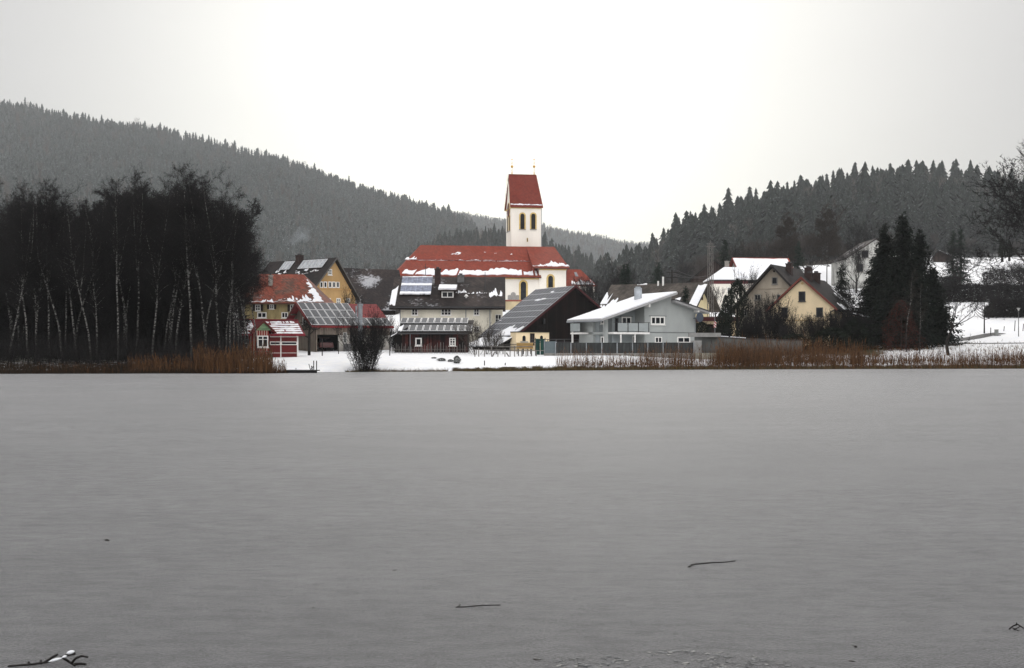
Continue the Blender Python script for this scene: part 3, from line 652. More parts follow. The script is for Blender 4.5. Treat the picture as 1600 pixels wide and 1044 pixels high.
    b.walls([(sl-.3,0),(sr,0),(sr,zs),(sl-.3,zs)],y,y+Ds,CHURCHW,'sacristy_wall')
    A=(b.fx(882,y-.5),y-.5,zs-.05); B=(b.fx(933,y-.5),y-.5,zs-.05); yc=y+Ds/2; zt=b.zr(421,b.fx(895,yc),yc); C=(b.fx(907,yc),yc,zt); Dv=(b.fx(887,yc),yc,zt); Ak=(A[0],y+Ds+.5,zs-.05); Bk=(B[0],y+Ds+.5,zs-.05)
    m=MB(); slab(m,[A,B,C,Dv],.2); slab(m,[B,Bk,C],.2); slab(m,[Ak,Dv,C,Bk],.2); slab(m,[A,Dv,Ak],.2); rf=b.part('sacristy_roof',m,T_RED)
    f=rplane(A,B,Dv,C); s=MB(); snow_strip(s,f,.22,.95,.06,.22,.01,.05,.09,34,9,.06); b.part('roof_snow',s,SNOW,rf)
    q=MB(); q.prism([f(.42,.55,.02),f(.56,.55,.02),f(.56,.80,.02),f(.42,.80,.02)],f(0,0,.1)-f(0,0,0)); sk=b.part('skylight',q,ZINC,rf)
    b.winp(905,455,911,464,y,nx=2,ny=2)
church()
def churchyard():
    b=Bd('churchyard_wall','pale retaining wall with red coping below the church','wall',752,222,4,zb=5.)
    x1=b.fx(884); z=b.fz(800,471); m=MB(); m.box(0,0,-1,x1,.6,z-.003); b.part('masonry',m,mat_plaster('yard_wall_render',(.62,.52,.33),.3,.6))
    m=MB(); m.prism([(-.1,-.12,z),(-.1,.72,z),(-.1,.3,z+.28)],(x1+.2,0,0)); b.part('coping',m,mat_tiles('wall_coping',(.26,.07,.045)))
    for px,r0,w_,lab,kind in ((796,461,5.5,'small grey headstone standing beside the tallest one above the red wall coping',0),(802,456.5,8,'tallest grey headstone above the red wall coping by the church',1),(808.5,461,5.5,'small rounded headstone nearest the arched church window',0)):
        Y=225.5; s=Y/F; w2=w_*s/2; z0=WZ(472,Y); h=WZ(r0,Y)-z0; o=empty('headstone',(WX(px,Y),Y,z0),0,lab,'headstone'); m=MB()
        pts=[(-w2,0,.25),(w2,0,.25)]+[(w2*math.cos(t*math.pi/6),0,h-w2*(.9 if kind else .6)+w2*(.9 if kind else .6)*math.sin(t*math.pi/6)) for t in range(7)]; m.prism(pts,(0,.2,0)); m.build('stone',mat('grey_granite',(.30,.29,.27),.7,.25,4),o)
        m=MB(); m.box(-w2-.1,-.1,0,w2+.1,.35,.247); m.build('plinth',mat('dark_granite',(.12,.12,.12),.6,.2,4),o)
churchyard()
# terrace of earth behind the retaining wall
def terrace():
    mb=MB(); b0=WX(752,223),223; pts=[(-5.6,223.,0),(9.6,224.,0),(9.6,233.,0),(-5.6,231,0)]; mb.prism([(x,y,3.) for x,y,_ in pts],(0,0,7.3)); tag(mb.build('ground_terrace',SNOW),None,None,kind='structure')
terrace()
# --- white farmhouse ------------------------------------------------------------------
def farmhouse():
    b=Bd('farmhouse','long cream farmhouse with dark tiled roof, dormer and tube collectors','house',625,160,0)
    W=b.fx(768); D=13.; ze=b.fz(700,479); y0=-.9; zt=b.zr(433,W/2,D/2)
    sl=(zt-ze)/(D/2+.9)
    b.walls([(0,-1),(W,-1),(W,ze+.12),(0,ze+.12)],0,D,FARMW)
    m=MB()
    for x in (.003,W-.303): m.prism([(x,0,ze+.122),(x,D,ze+.122),(x,D/2,zt-.35)],(.3,0,0))
    b.part('gable_wall',m,FARMW)
    xl,xr=b.fx(608,-.9),b.fx(789,-.9)
    rf=b.roof([(-.9,ze),(D/2,zt),(D+.9,ze)],xl,xr,T_DARK,.25,axis='x')
    f=rplane((xl,-.9,ze),(xr,-.9,ze),(xl,D/2,zt),(xr,D/2,zt)); La=xr-xl; Lb=(Vector((0,D/2+.9,zt-ze))).length
    g=MB(); g.tube((xl,-1.0,ze-.15),(xr,-1.0,ze-.15),.09,.09,6); b.part('gutter',g,DARKM,rf)
    q=MB(); q.box(xl,-.9,ze-.42,xr,-.86,ze-.24); q.box(xl+.05,-.86,ze-.42,xr-.05,-.0,ze-.34); b.part('eaves_board',q,mat('dark_eaves',(.02,.015,.013),.9,.2))
    TUBE=mk_solar('collector_tubes',(.20,.22,.28),.25)
    a0,a1=(622-608)/181,(671-608)/181
    for (r0,r1) in ((.67,.93),(.38,.64)):
        m=MB(); m.prism([f(a0,r0,.15),f(a1,r0,.15),f(a1,r1,.3),f(a0,r1,.3)],f(0,0,.08)-f(0,0,0)); cp=b.part('solar_collector',m,TUBE,rf)
        s=MB(); snow_strip(s,lambda a,bb,h=0:f(a,bb,.25+h),a0,a1,r0-.05,r0+.04,.006,.004,.14,24,4); b.part('collector_snow',s,SNOW,cp)
        s=MB(); snow_strip(s,lambda a,bb,h=0:f(a,bb,.38+h),a0,a1,r1-.03,r1,.003,.004,.05,24,5); b.part('collector_snow',s,SNOW,cp)
    s=MB(); snow_strip(s,f,.0,.05,.05,.60,.02,.04,.04,5,6,.1); r=random.Random(2)
    snow_strip(s,f,.56,.66,.44,.49,.012,.035,.04,20,20,.2)
    snow_strip(s,f,.86,.975,.34,.46,.02,.05,.04,16,50,.1)
    snow_strip(s,f,.67,.84,.42,.44,.01,.02,.04,24,70,.2)
    b.part('roof_snow',s,SNOW,rf)
    # dormer
    x0,x1=b.fx(686.5),b.fx(710.5); yd=1.3; zb_=b.fz(698,468,yd); z1=b.fz(698,453.5,yd); d=MB(); d.box(x0,yd,zb_,x1,yd+4,z1); dm=b.part('dormer',d,mat_planks('dark_cladding',(.03,.02,.018),.2,0))
    b.win(x0+.2,b.zr(465.5,x0,yd),x1-.2,b.zr(455.5,x0,yd),('f',yd),nx=2,fw=.13,sill=False)
    d=MB(); slab(d,[(x0-.3,yd-.4,z1+.02),(x1+.3,yd-.4,z1+.02),(x1+.3,yd+4.3,z1+1.2),(x0-.3,yd+4.3,z1+1.2)],.15); dr=b.part('dormer_roof',d,T_DARK)
    s=MB(); fd=rplane((x0-.25,yd-.38,z1+.02),(x1+.2,yd-.38,z1+.02),(x0-.25,yd+4.3,z1+1.2),(x1+.2,yd+4.3,z1+1.2)); snow_strip(s,fd,.02,.98,.02,.62,.01,.01,.2,12,3); b.part('dormer_snow',s,SNOW,dr)
    b.chimney(b.fx(684,D/2-1.6),D/2-1.6,zt-1.5,b.zr(420,0,D/2-1.6),.75,BRICKC); b.chimney(b.fx(720,D/2-1),D/2-1,zt-1.2,b.zr(430,0,D/2-1),.85,mat('grey_chimney',(.12,.12,.12),.9,.3,3))
    for px,yy,r0,r1 in ((665,D/2-.4,412,440),(758,2.5,425,447)):
        x=b.fx(px,yy); q=MB(); z0=b.zr(r1,x,yy)-.6; z1_=b.zr(r0,x,yy); q.tube((x,yy,z0),(x,yy,z1_),.05,.035,5); q.box(x-.35,yy-.02,z1_-.5,x+.35,yy+.02,z1_-.45); b.part('aerial',q,DARKM)
    for (p0,r0,p1,r1,nx) in ((643,482.5,653,493,2),(689,482.5,705,493,3),(740,482.5,749,493,2),(740,510,749,519,2),(643,508,653,518,2),(689,508,705,518,3)): b.winp(p0,r0,p1,r1,nx=nx,ny=2,fw=.1)
    for px in (625.5,728,765.5):
        x=b.fx(px); q=MB(); q.tube((x,-.1,-1),(x,-.1,ze-.1),.06,.06,5); b.part('downpipe',q,ZINC)
    x=b.fx(728.5,1.2); q=MB(); q.tube((x,1.2,ze+.1),(x,1.2,ze+1.3),.12,.12,8); q.tube((x,1.2,ze+1.3),(x,1.2,ze+1.6),.3,.05,8); b.part('vent_pipe',q,WHITE,rf)
    # rear wing seen at the right end
    q=MB(); xw=b.fx(785,6); q.box(W+.003,4,-1,xw,D-1,ze+.3); b.part('side_wing',q,FARMW); b.win(W+.4,2.4,W+1.2,3.6,('f',4),nx=2,ny=2)
farmhouse()
# --- dark shed with panels ------------------------------------------------------------
def shed():
    b=Bd('shed','dark timber shed with solar roof and two white-framed windows','shed',628,138,0)
    W=b.fx(731); D=4.6; ze=b.fz(680,519.5); zt=b.zr(501.5,W/2,D)
    m=MB(); m.prism([(0,0,-.8),(0,D,-.8),(0,D,zt-.2),(0,0,ze-.05)],(W,0,0)); b.part('wall',m,mat_planks('rust_black_planks',(.010,.008,.008),.16,0,.6,(.05,.010,.008)))
    xl,xr=b.fx(621,-.5),b.fx(738,-.5); m=MB(); slab(m,[(xl,-.6,ze-.02),(xr,-.6,ze-.02),(xr,D+.4,zt+.1),(xl,D+.4,zt+.1)],.15); rf=b.part('roof',m,T_BLACK)
    f=rplane((xl,-.6,ze-.02),(xr,-.6,ze-.02),(xl,D+.4,zt+.1),(xr,D+.4,zt+.1)); La=xr-xl; Lb=5.3
    panels(b,f,.05,.995,.03,.50,10,1,La=La,Lb=Lb,h=.16,name='solar_panel'); panels(b,f,.0,.93,.56,.98,10,1,La=La,Lb=Lb,h=.3)
    s=MB(); snow_strip(s,f,.0,.05,.1,.5,.02,.05,.1,5,6); snow_strip(s,f,.02,.93,.51,.555,.006,.004,.05,40,7,.3); b.part('roof_snow',s,SNOW,rf)
    q=MB(); q.box(xl,-.72,ze-.2,xr,-.6,ze-.06); b.part('gutter',q,DARKM,rf)
    b.winp(649,528,659,540.5,nx=1,fw=.13); b.winp(702,528,712,540.5,nx=2,ny=3,fw=.12)
    q=MB(); x=b.fx(641); q.tube((x,-.08,0),(x,-.08,ze-.2),.04,.04,5); q.tube((x,-.08,ze-.2),(x+.15,-.5,ze-.1),.04,.04,5); b.part('downpipe',q,ZINC)
    # lean-to at the left end
    q=MB(); x0=b.fx(613); q.box(x0+.2,.4,-.8,-.003,3.2,1.9); b.part('lean_to_wall',q,PLKD); q=MB(); slab(q,[(x0-.1,.0,1.75),(.6,.0,2.75),(.6,3.5,2.75),(x0-.1,3.5,1.75)],.12); lr=b.part('lean_to_roof',q,T_BLACK)
    s=MB(); ff=rplane((x0-.1,0,1.75),(x0-.1,3.5,1.75),(.6,0,2.75),(.6,3.5,2.75)); snow_strip(s,ff,.02,.98,.0,.6,.02,.05,.1,10,5); b.part('lean_to_snow',s,SNOW,lr)
shed()
# --- black barn with the great panel roof ----------------------------------------------
def barn():
    b=Bd('barn','huge black timber barn whose long roof is covered with solar panels','barn',808,143,25)
    W=14.4; xa=b.fx(898); D=b.P(0,0) and 9.6; ze=b.fz(808,521); zt=b.zr(446.5,xa,0); W=2*xa
    b.walls([(.3,-1),(W-.3,-1),(W-.3,ze),(xa,zt-.25),(.3,ze)],.3,D-.3,PLKD)
    sl=(zt-ze)/xa; rf=b.roof([(-.5,ze-.5*sl),(xa,zt),(W+.5,ze-.5*sl)],-.3,D+.3,T_BLACK,.2)
    q=MB()
    q.prism([(-.55,-.34,ze-.55*sl-.25),(xa,-.34,zt-.22),(xa,-.34,zt+.05),(-.55,-.34,ze-.55*sl+.03)],(0,.05,0)); q.prism([(W+.55,-.34,ze-.55*sl-.25),(xa,-.34,zt-.22),(xa,-.34,zt+.05),(W+.55,-.34,ze-.55*sl+.03)],(0,.05,0)); b.part('bargeboard',q,mat('maroon_board',(.05,.010,.012),.7,.2),rf)
    f=rplane((-.5,-.3,ze-.5*sl),(-.5,D+.3,ze-.5*sl),(xa,-.3,zt),(xa,D+.3,zt)); Lb=math.hypot(xa+.5,zt-ze); 
    SB=mk_solar('barn_cells',(.050,.054,.064),.35); panels(b,f,.01,.99,.02,.985,12,8,La=D+.6,Lb=Lb,gap=.03,h=.1,cell=SB,frame=mat('barn_panel_frame',(.42,.43,.45),.45,.1,spec=.5),fr=.05)
    s=MB(); f1=lambda a,bb,h=0:f(a,bb,.107+h); snow_blob(s,f1,.52,.73,.11,.022,.06,3); snow_blob(s,f1,.42,.745,.07,.02,.06,4); snow_blob(s,f1,.40,.885,.05,.018,.05,5); snow_blob(s,f1,.9,.33,.03,.008,.03,6); b.part('roof_snow',s,SNOW,rf)
    # snowy lean-to
    x0=-2.6; z1=ze-.5*sl-.02; z0=z1-1.05; q=MB(); slab(q,[(x0,-.1,z0),(x0,8.5,z0),(-.55,8.5,z1),(-.55,-.1,z1)],.14); lr=b.part('lean_to_roof',q,T_BLACK)
    s=MB(); ff=rplane((x0,-.1,z0),(x0,8.5,z0),(-.55,-.1,z1),(-.55,8.5,z1)); snow_strip(s,ff,.0,.97,.0,.98,.01,.02,.2,24,5); b.part('lean_to_snow',s,SNOW,lr); s=MB(); snow_strip(s,f1,.01,.5,.0,.10,.0,.03,.16,18,8); b.part('roof_snow',s,SNOW,rf)
    q=MB(); q.prism([(x0+.5,.6,-1),(.28,.6,-1),(.28,.6,z1-.2),(x0+.5,.6,z0-.02)],(0,7,0)); b.part('lean_to_wall',q,PLKD)
    q=MB(); q.box(b.fx(850),-.02,b.fz(850,498),b.fx(852),.29,b.fz(850,506)); b.part('hatch',q,DARKM)
    # small ochre annex against the gable
    m=MB(); xr=b.fx(858,-1.2); xl=b.fx(806.5,-1.2); zz=b.fz(830,519.5,-1.2); m.box(xl,-1.2,-1,xr,.29,zz); b.part('annex_wall',m,YEL)
    m=MB(); m.box(xl-.05,-1.3,zz+.003,xr+.05,.28,zz+.1); b.part('annex_roof',m,T_BLACK)
    for p0,p1 in ((816,821),(843.5,848)): b.arch(b.fx(p0,-1.2),b.fz(p0,533,-1.2),b.fx(p1,-1.2),b.fz(p1,524.5,-1.2),('f',-1.2),YEL,.05)
    b.winp(828,521,835,540,-1.2,nx=2,fm=mat('brown_door_wood',(.05,.03,.02),.8,.2),sill=False,name='door')
barn()
# --- red lake hut -----------------------------------------------------------------
def mk_stripes():
    g=G('red_white_boards'); x=g.m('FRACT',g.m('DIVIDE',g.xyz()[0],.24)); return g.fin(g.mix(g.ramp(x,.62,.66),(.20,.015,.012,1),(.45,.33,.27,1)),.75,.2)
def hut():
    b=Bd('lake_hut','small red hut with green bay gable and snowy red roof by the pier','hut',421,126,25)
    W=b.fx(465.5); xl=-4.2; D=4.4; ze=b.fz(440,518); yc=D/2; zt=b.zr(500.5,2,yc); RP=mat('red_paint',(.11,.005,.005),.6,.2,2,bump=.2); RS=mk_stripes()
    q=MB(); q.box(xl,0,-.6,W,D,ze-.05); b.part('wall',q,mat_planks('dark_red_boards',(.045,.006,.005),.2,0,.3))
    q=MB()
    for x in (xl+.02,W-.22): q.prism([(x,0,ze-.05),(x,D,ze-.05),(x,yc,zt-.2)],(.2,0,0))
    b.part('gable_wall',q,RP)
    e=.55; zz=ze-e*(zt-ze)/yc
    rf=b.roof([(-e,zz),(yc,zt),(D+e,zz)],xl-.4,W+.6,mat_tiles('hut_roof_tiles',(.19,.016,.022),row=.35,moss=(.16,.02,.025),snow=0,lines=.6),.13,axis='x')
    f=rplane((xl-.4,-e,zz),(W+.6,-e,zz),(xl-.4,yc,zt),(W+.6,yc,zt)); s=MB()
    for k in range(6): snow_strip(s,f,.58,.975,.05+.15*k,.05+.15*k+.105,.006,.012,.05,22,k,.06)
    for k in range(6): snow_strip(s,f,.01,.40,.05+.15*k,.05+.15*k+.12,.012,.012,.06,22,k+9,.10)
    b.part('roof_snow',s,SNOW,rf)
    q=MB(); q.box(xl-.4,-e-.06,zz-.16,W+.6,-e,zz+.02); q.box(xl-.45,yc-.1,zt,W+.62,yc+.1,zt+.09); b.part('roof_edge',q,mat('dark_red_metal',(.17,.01,.02),.5,.2,2),rf)
    # double garage door: two leaves with slit windows
    h=b.fz(440,521); x0=.03; xm=b.fx(438.5); x1=W-.12
    for (a0,a1,lb) in ((x0,xm-.05,'left'),(xm+.05,x1,'right')):
        q=MB(); m=b.M(('f',0)); b.bar(q,m,a0,.02,a1,h,.0,.06); dr=b.part('door',q,RP)
        for (z0,z1) in ((h-.30,h-.08),(h*.545,h*.545+.2)):
            q=MB(); b.bar(q,m,a0,z0-.07,a1,z0,.06,.1); b.bar(q,m,a0,z1,a1,z1+.07,.06,.1); b.bar(q,m,a0,z0,a0+.06,z1,.06,.1); b.bar(q,m,a1-.06,z0,a1,z1,.06,.1); w_=b.part('window',q,WHITE,dr)
            q=MB(); b.bar(q,m,a0+.06,z0,a1-.06,z1,.06,.075); b.part('pane',q,GLASS,w_)
        q=MB(); b.bar(q,m,a0,.42,a1,.46,.06,.075); b.part('trim',q,WHITE,dr)
    q=MB(); m=b.M(('f',0)); b.bar(q,m,xm-.045,.02,xm+.045,h,.0,.1); b.bar(q,m,x1+.01,-.1,W+.02,ze-.1,.0,.09); b.part('post',q,WHITE)
    # projecting bay under a green gable
    y=-1.05; bl,br=b.fx(400.5,y),b.fx(420,y); zb_=b.fz(410,516,y); q=MB(); q.prism([(bl,y,-.4),(br,y,-.4),(br,y,zb_),(bl,y,zb_)],(0,-y-.003,0)); q.prism([(bl-.003,y,-.4),(bl-.003,y,zb_),(bl-.7,-.004,zb_),(bl-.7,-.004,-.4)],(0.002,.003,0)); b.part('bay_wall',q,RS)
    za=b.fz(414,501.5,y-.25); gx=(bl+br)/2+.08; gl,gr=b.fx(396,y-.2),b.fx(429,y-.2); zg=b.fz(410,516.5,y)
    q=MB(); q.prism([(bl-.25,y-.08,zg),(br+.32,y-.08,zg),(gx,y-.08,za-.12)],(0,.1,0)); q.box(gx-.06,y-.1,zg+.45,gx+.02,y-.081,zg+.6); b.part('bay_gable',q,mat_planks('green_boards',(.17,.27,.15),.22,2,.15,(.22,.33,.19)))
    zl=b.fz(394,520,y-.2); q=MB(); slab(q,[(gx,y-.35,za),(gl-.15,y-.35,zl),(gl-.15,yc-.3,zl),(gx,yc-.3,za)],.1); slab(q,[(gx,y-.35,za),(gr+.1,y-.35,zl),(gr+.1,yc-.3,zl),(gx,yc-.3,za)],.1); br_=b.part('bay_roof',q,MC['hut_roof_tiles'])
    q=MB(); q.prism([(gl-.2,y-.4,zl-.12),(gx,y-.4,za-.12),(gx,y-.4,za+.06),(gl-.2,y-.4,zl+.05)],(0,.045,0)); q.prism([(gr+.15,y-.4,zl-.12),(gx,y-.4,za-.12),(gx,y-.4,za+.06),(gr+.15,y-.4,zl+.05)],(0,.045,0)); b.part('bargeboard',q,mat('brown_red_board',(.10,.02,.015),.7,.2),br_)
    b.winp(402,524.5,419,543,y,nx=2,ny=2,fw=.11,cross=.68); b.win(bl-.98,b.fz(397,543),bl-.36,b.fz(397,530),('f',-.02),nx=1,ny=2,fw=.06)
    q=MB(); q.box(bl-.5,y-.9,-.25,br+.1,y-.02,-.1); 
    for x in (bl-.45,br+.05): q.box(x-.04,y-.9,-1,x+.04,y-.82,.65)
    q.box(bl-.5,y-.88,.58,br+.1,y-.84,.64); b.part('landing',q,GREYW)
hut()
# --- timber garage barn with panels ---------------------------------------------------
def garage_barn():
    b=Bd('garage_barn','weathered timber barn with open bay and panels on its red roof','barn',493,143,25)
    W=b.fx(608); D=11.; ze=b.fz(540,507.5)+.1; yc=D/2; zt=b.zr(474.5,W/2,yc)
    WOOD=mat_planks('grey_brown_boards',(.20,.165,.13),.2,1,.25,(.15,.12,.095)); WF=mat_planks('grey_brown_boards_front',(.19,.155,.125),.2,0,.25,(.13,.11,.09))
    q=MB(); q.prism([(0,.02,-.6),(0,D,-.6),(0,D,ze),(0,yc,zt-.15),(0,.02,ze)],(.2,0,0)); b.part('gable_wall',q,WOOD); q=MB(); q.prism([(W-.2,.02,-.6),(W-.2,D,-.6),(W-.2,D,ze),(W-.2,yc,zt-.15),(W-.2,.02,ze)],(.2,0,0)); b.part('gable_wall',q,WOOD)
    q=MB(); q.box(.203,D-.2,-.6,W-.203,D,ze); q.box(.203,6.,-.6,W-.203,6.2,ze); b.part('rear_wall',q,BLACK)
    o0,o1=b.fx(494.5),b.fx(528); zo=b.fz(510,523); q=MB(); q.box(0,-.2,zo,o1+.1,.017,ze); q.box(0,-.2,-.6,.1,.017,zo-.003); q.box(o1+.103,-.2,1.9,W,.017,ze); b.part('front_wall',q,WF)
    q=MB(); q.box(o1+.003,-.22,-.6,W,.017,1.897); b.part('plaster_wall',q,mat_plaster('white_plinth',(.46,.44,.40),.3,.7))
    b.winp(536,519.5,542,536,-.22,nx=2,ny=2,fw=.09,fm=mat('pale_frame',(.42,.42,.40),.7,.2))
    q=MB(); q.box(b.fx(546,-.25),-.28,.0,b.fx(549,-.25),-.22,2.); b.part('door_post',q,GREYW)
    e=.7; sl=(zt-ze)/yc; rf=b.roof([(-e,ze-e*sl),(yc,zt),(D+e,ze-e*sl)],-.75,W+.35,mat_tiles('bright_red_roof',(.19,.012,.014),moss=(.17,.015,.018),var=.15,lines=.6),.16,axis='x')
    f=rplane((-.75,-e,ze-e*sl),(W+.35,-e,ze-e*sl),(-.75,yc,zt),(W+.35,yc,zt)); La=W+1.1; Lb=math.hypot(yc+e,zt-ze+e*sl)
    panels(b,f,.01,.99,.02,.98,11,3,skip=lambda i,j:(j>=1 and i>6),La=La,Lb=Lb,h=.14,fr=.05)
    q=MB(); 
    for y0,s_ in ((-e,1),(D+e,-1)): q.prism([(-.8,y0,ze-e*sl-.2),(-.8,yc,zt-.2),(-.8,yc,zt+.04),(-.8,y0,ze-e*sl+.04)],(.05,0,0))
    b.part('bargeboard',q,mat('red_brown_barge',(.13,.02,.018),.7,.2),rf)
    q=MB(); 
    for yy in (1.2,3.3,yc,7.7,9.8): q.box(-.74,yy-.07,ze+min(yy,D-yy)*sl-.38,-.0,yy+.07,ze+min(yy,D-yy)*sl-.22)
    b.part('purlins',q,WF)
    b.win(b.sy(478,0),b.zr(506,0,yc-2),b.sy(473.5,0),b.zr(495,0,yc-2),('s',0,-1),nx=1,fm=WHITE,fw=.12); 
    q=MB(); x=b.fx(562,-.9); q.tube((x,-1.1,-.3),(x,-1.1,ze+2.0),.26,.26,10); q.tube((x,-1.1,ze+2.0),(x,-1.1,ze+2.25),.34,.34,10); q.tube((x-.45,-1.1,ze+.2),(x-.45,-1.1,ze+2.),.12,.12,8); b.part('flue_pipe',q,ZINC)
    q=MB()
    for k,(px,w_) in enumerate(((541,.5),(545,.45),(549,.4))): q.tube((b.fx(px,-1),-1,-.1),(b.fx(px,-1),-1,.65),w_*.5,w_*.5,8)
    return b
gb=garage_barn()
for i,(px,lab) in enumerate(((540.5,'grey drum under the small barn window, first from the open bay'),(545.5,'grey drum standing right of the barn window beside the bush'))):
    p=gb.P(gb.fx(px,-1),-1); o=empty('drum',(p[0],p[1],Hs(*p)),0,lab,'drum'); q=MB(); q.tube((0,0,0),(0,0,.8),.28,.28,12); q.tube((0,0,.27),(0,0,.3),.30,.30,12); q.tube((0,0,.53),(0,0,.56),.30,.30,12); q.build('shell',mat('drum_grey',(.10,.10,.10),.6,.3,3),o); q=MB(); q.tube((0,0,.803),(0,0,.84),.29,.29,12); q.build('lid',DARKM,o)
def car(name,x,y,z,rz,paint,label,snow=False):
    o=empty(name,(x,y,z),rz,label,'car'); q=MB()
    sec=[(-2.05,.35,.62,.80),(-2.0,.32,.86,.84),(-1.2,.3,.93,.88),(1.3,.3,.95,.88),(2.0,.33,.90,.84),(2.1,.4,.65,.78)]
    def loft(secs):
        k=len(q.v)
        for (xx,z0,z1,w) in secs: q.v+=[(xx,-w,z0),(xx,w,z0),(xx,w*.96,(z0+z1)/2+.1),(xx,w*.9,z1),(xx,-w*.9,z1),(xx,-w*.96,(z0+z1)/2+.1)]
        for i in range(len(secs)-1):
            for j in range(6): a=k+i*6+j; c=k+i*6+(j+1)%6; q.f.append((a,c,c+6,a+6)); q.m.append(0)
        q.f.append(tuple(range(k+5,k-1,-1))); q.f.append(tuple(range(k+6*(len(secs)-1),k+6*len(secs)))); q.m+=[0,0]
    loft(sec); body=q.build('body',paint,o)
    q=MB(); k=0
    q.v=[(-.95,-.78,.94),(-.95,.78,.94),(1.65,.78,.94),(1.65,-.78,.94),(-.3,-.62,1.42),(-.3,.62,1.42),(1.15,.62,1.42),(1.15,-.62,1.42)]
    q.f=[(0,1,5,4),(1,2,6,5),(2,3,7,6),(3,0,4,7),(4,5,6,7),(0,3,2,1)]; q.m=[0]*6; q.build('windows',GLASS,o)
    q=MB(); q.box(-.32,-.64,1.422,1.17,.64,1.46); r_=q.build('roof',SNOW if snow else paint,o)
    for x_ in (-1.3,1.3):
        for s_ in (-1,1):
            q=MB(); q.tube((x_,s_*.72,.31),(x_,s_*.9,.31),.31,.31,14); w_=q.build('wheel',mat('tyre',(.015,.015,.015),.9,.1),o); q=MB(); q.tube((x_,s_*.9,.31),(x_,s_*.92,.31),.18,.18,10); q.build('rim',ZINC,w_)
    for s_ in (-1,1):
        q=MB(); q.box(-2.09,s_*.55-.16,.62,-2.01,s_*.55+.16,.75); q.build('headlight',WHITE,o)
    q=MB(); q.box(-2.12,-.7,.36,-2.0,.7,.5); q.build('bumper',DARKM,o); return o
p=gb.P(gb.fx(513),2.6); car('parked_car',p[0],p[1],gb.zb+.15,R(-65),mat('dark_red_car_paint',(.06,.006,.005),.3,.1,1,spec=.5),'dark red car parked inside the open bay of the timber barn')
# --- old yellow house with red hipped roof ---------------------------------------------
def old_house():
    b=Bd('farmhouse','old yellow rendered house with weathered red hipped roof and dark shutters','house',372,168,0)
    W=b.fx(502); D=10.; ze=b.fz(430,472); yc=D/2; zt=b.zr(428.5,W/2,yc)
    b.walls([(0,-1.5),(W,-1.5),(W,ze),(0,ze)],0,D,OLDY)
    e=.8; xl=-1.2; A=(xl,-e,ze-.1); B=(b.fx(508,-e),-e,ze-.1); C=(b.fx(474,yc),yc,zt); Dv=(xl+3.,yc,zt); Ak=(xl,D+e,ze-.1); Bk=(B[0],D+e,ze-.1)
    m=MB(); slab(m,[A,B,C,Dv],.2); slab(m,[B,Bk,C],.2); slab(m,[Ak,Dv,C,Bk],.2); slab(m,[A,Dv,Ak],.2); rf=b.part('roof',m,T_REDW); f=rplane(A,B,Dv,C)
    s=MB(); snow_strip(s,f,.1,.995,.03,.09,.012,.05,.06,60,3,.1); snow_strip(s,f,.5,.99,.09,.17,.02,.04,.04,26,5,.45)
    g=rplane(B,(B[0]-4.,-e,ze-.1),C,(C[0]-.5,yc,zt)); snow_strip(s,lambda a,bb,h=0:g(bb,a,h),.03,.85,.02,.16,.02,.08,.06,30,8,.15); b.part('roof_snow',s,SNOW,rf)
    q=MB(); q.tube((A[0],-e-.08,ze-.2),(B[0],-e-.08,ze-.2),.09,.09,6); b.part('gutter',q,mat('copper_gutter',(.1,.03,.02),.6),rf)
    b.chimney(b.fx(423,2.8),2.8,b.zr(440,0,2.8)-.6,b.zr(430,0,2.8),.5,mat('pale_chimney',(.30,.28,.25),.9,.2,3))
    SH=mat_planks('dark_shutter',(.03,.022,.018),.1,2,.2)
    for p0,r0,p1,r1 in ((453.5,476,461.5,487),(478,476,486,487),(399,476,407,486),(421,476,428,483)): b.winp(p0,r0,p1,r1,nx=2,ny=2,fw=.09,shut=SH)
    b.winp(402,488,416.5,497,nx=2,fw=.12); b.winp(440,488,450,497,nx=2,fw=.1)
old_house()
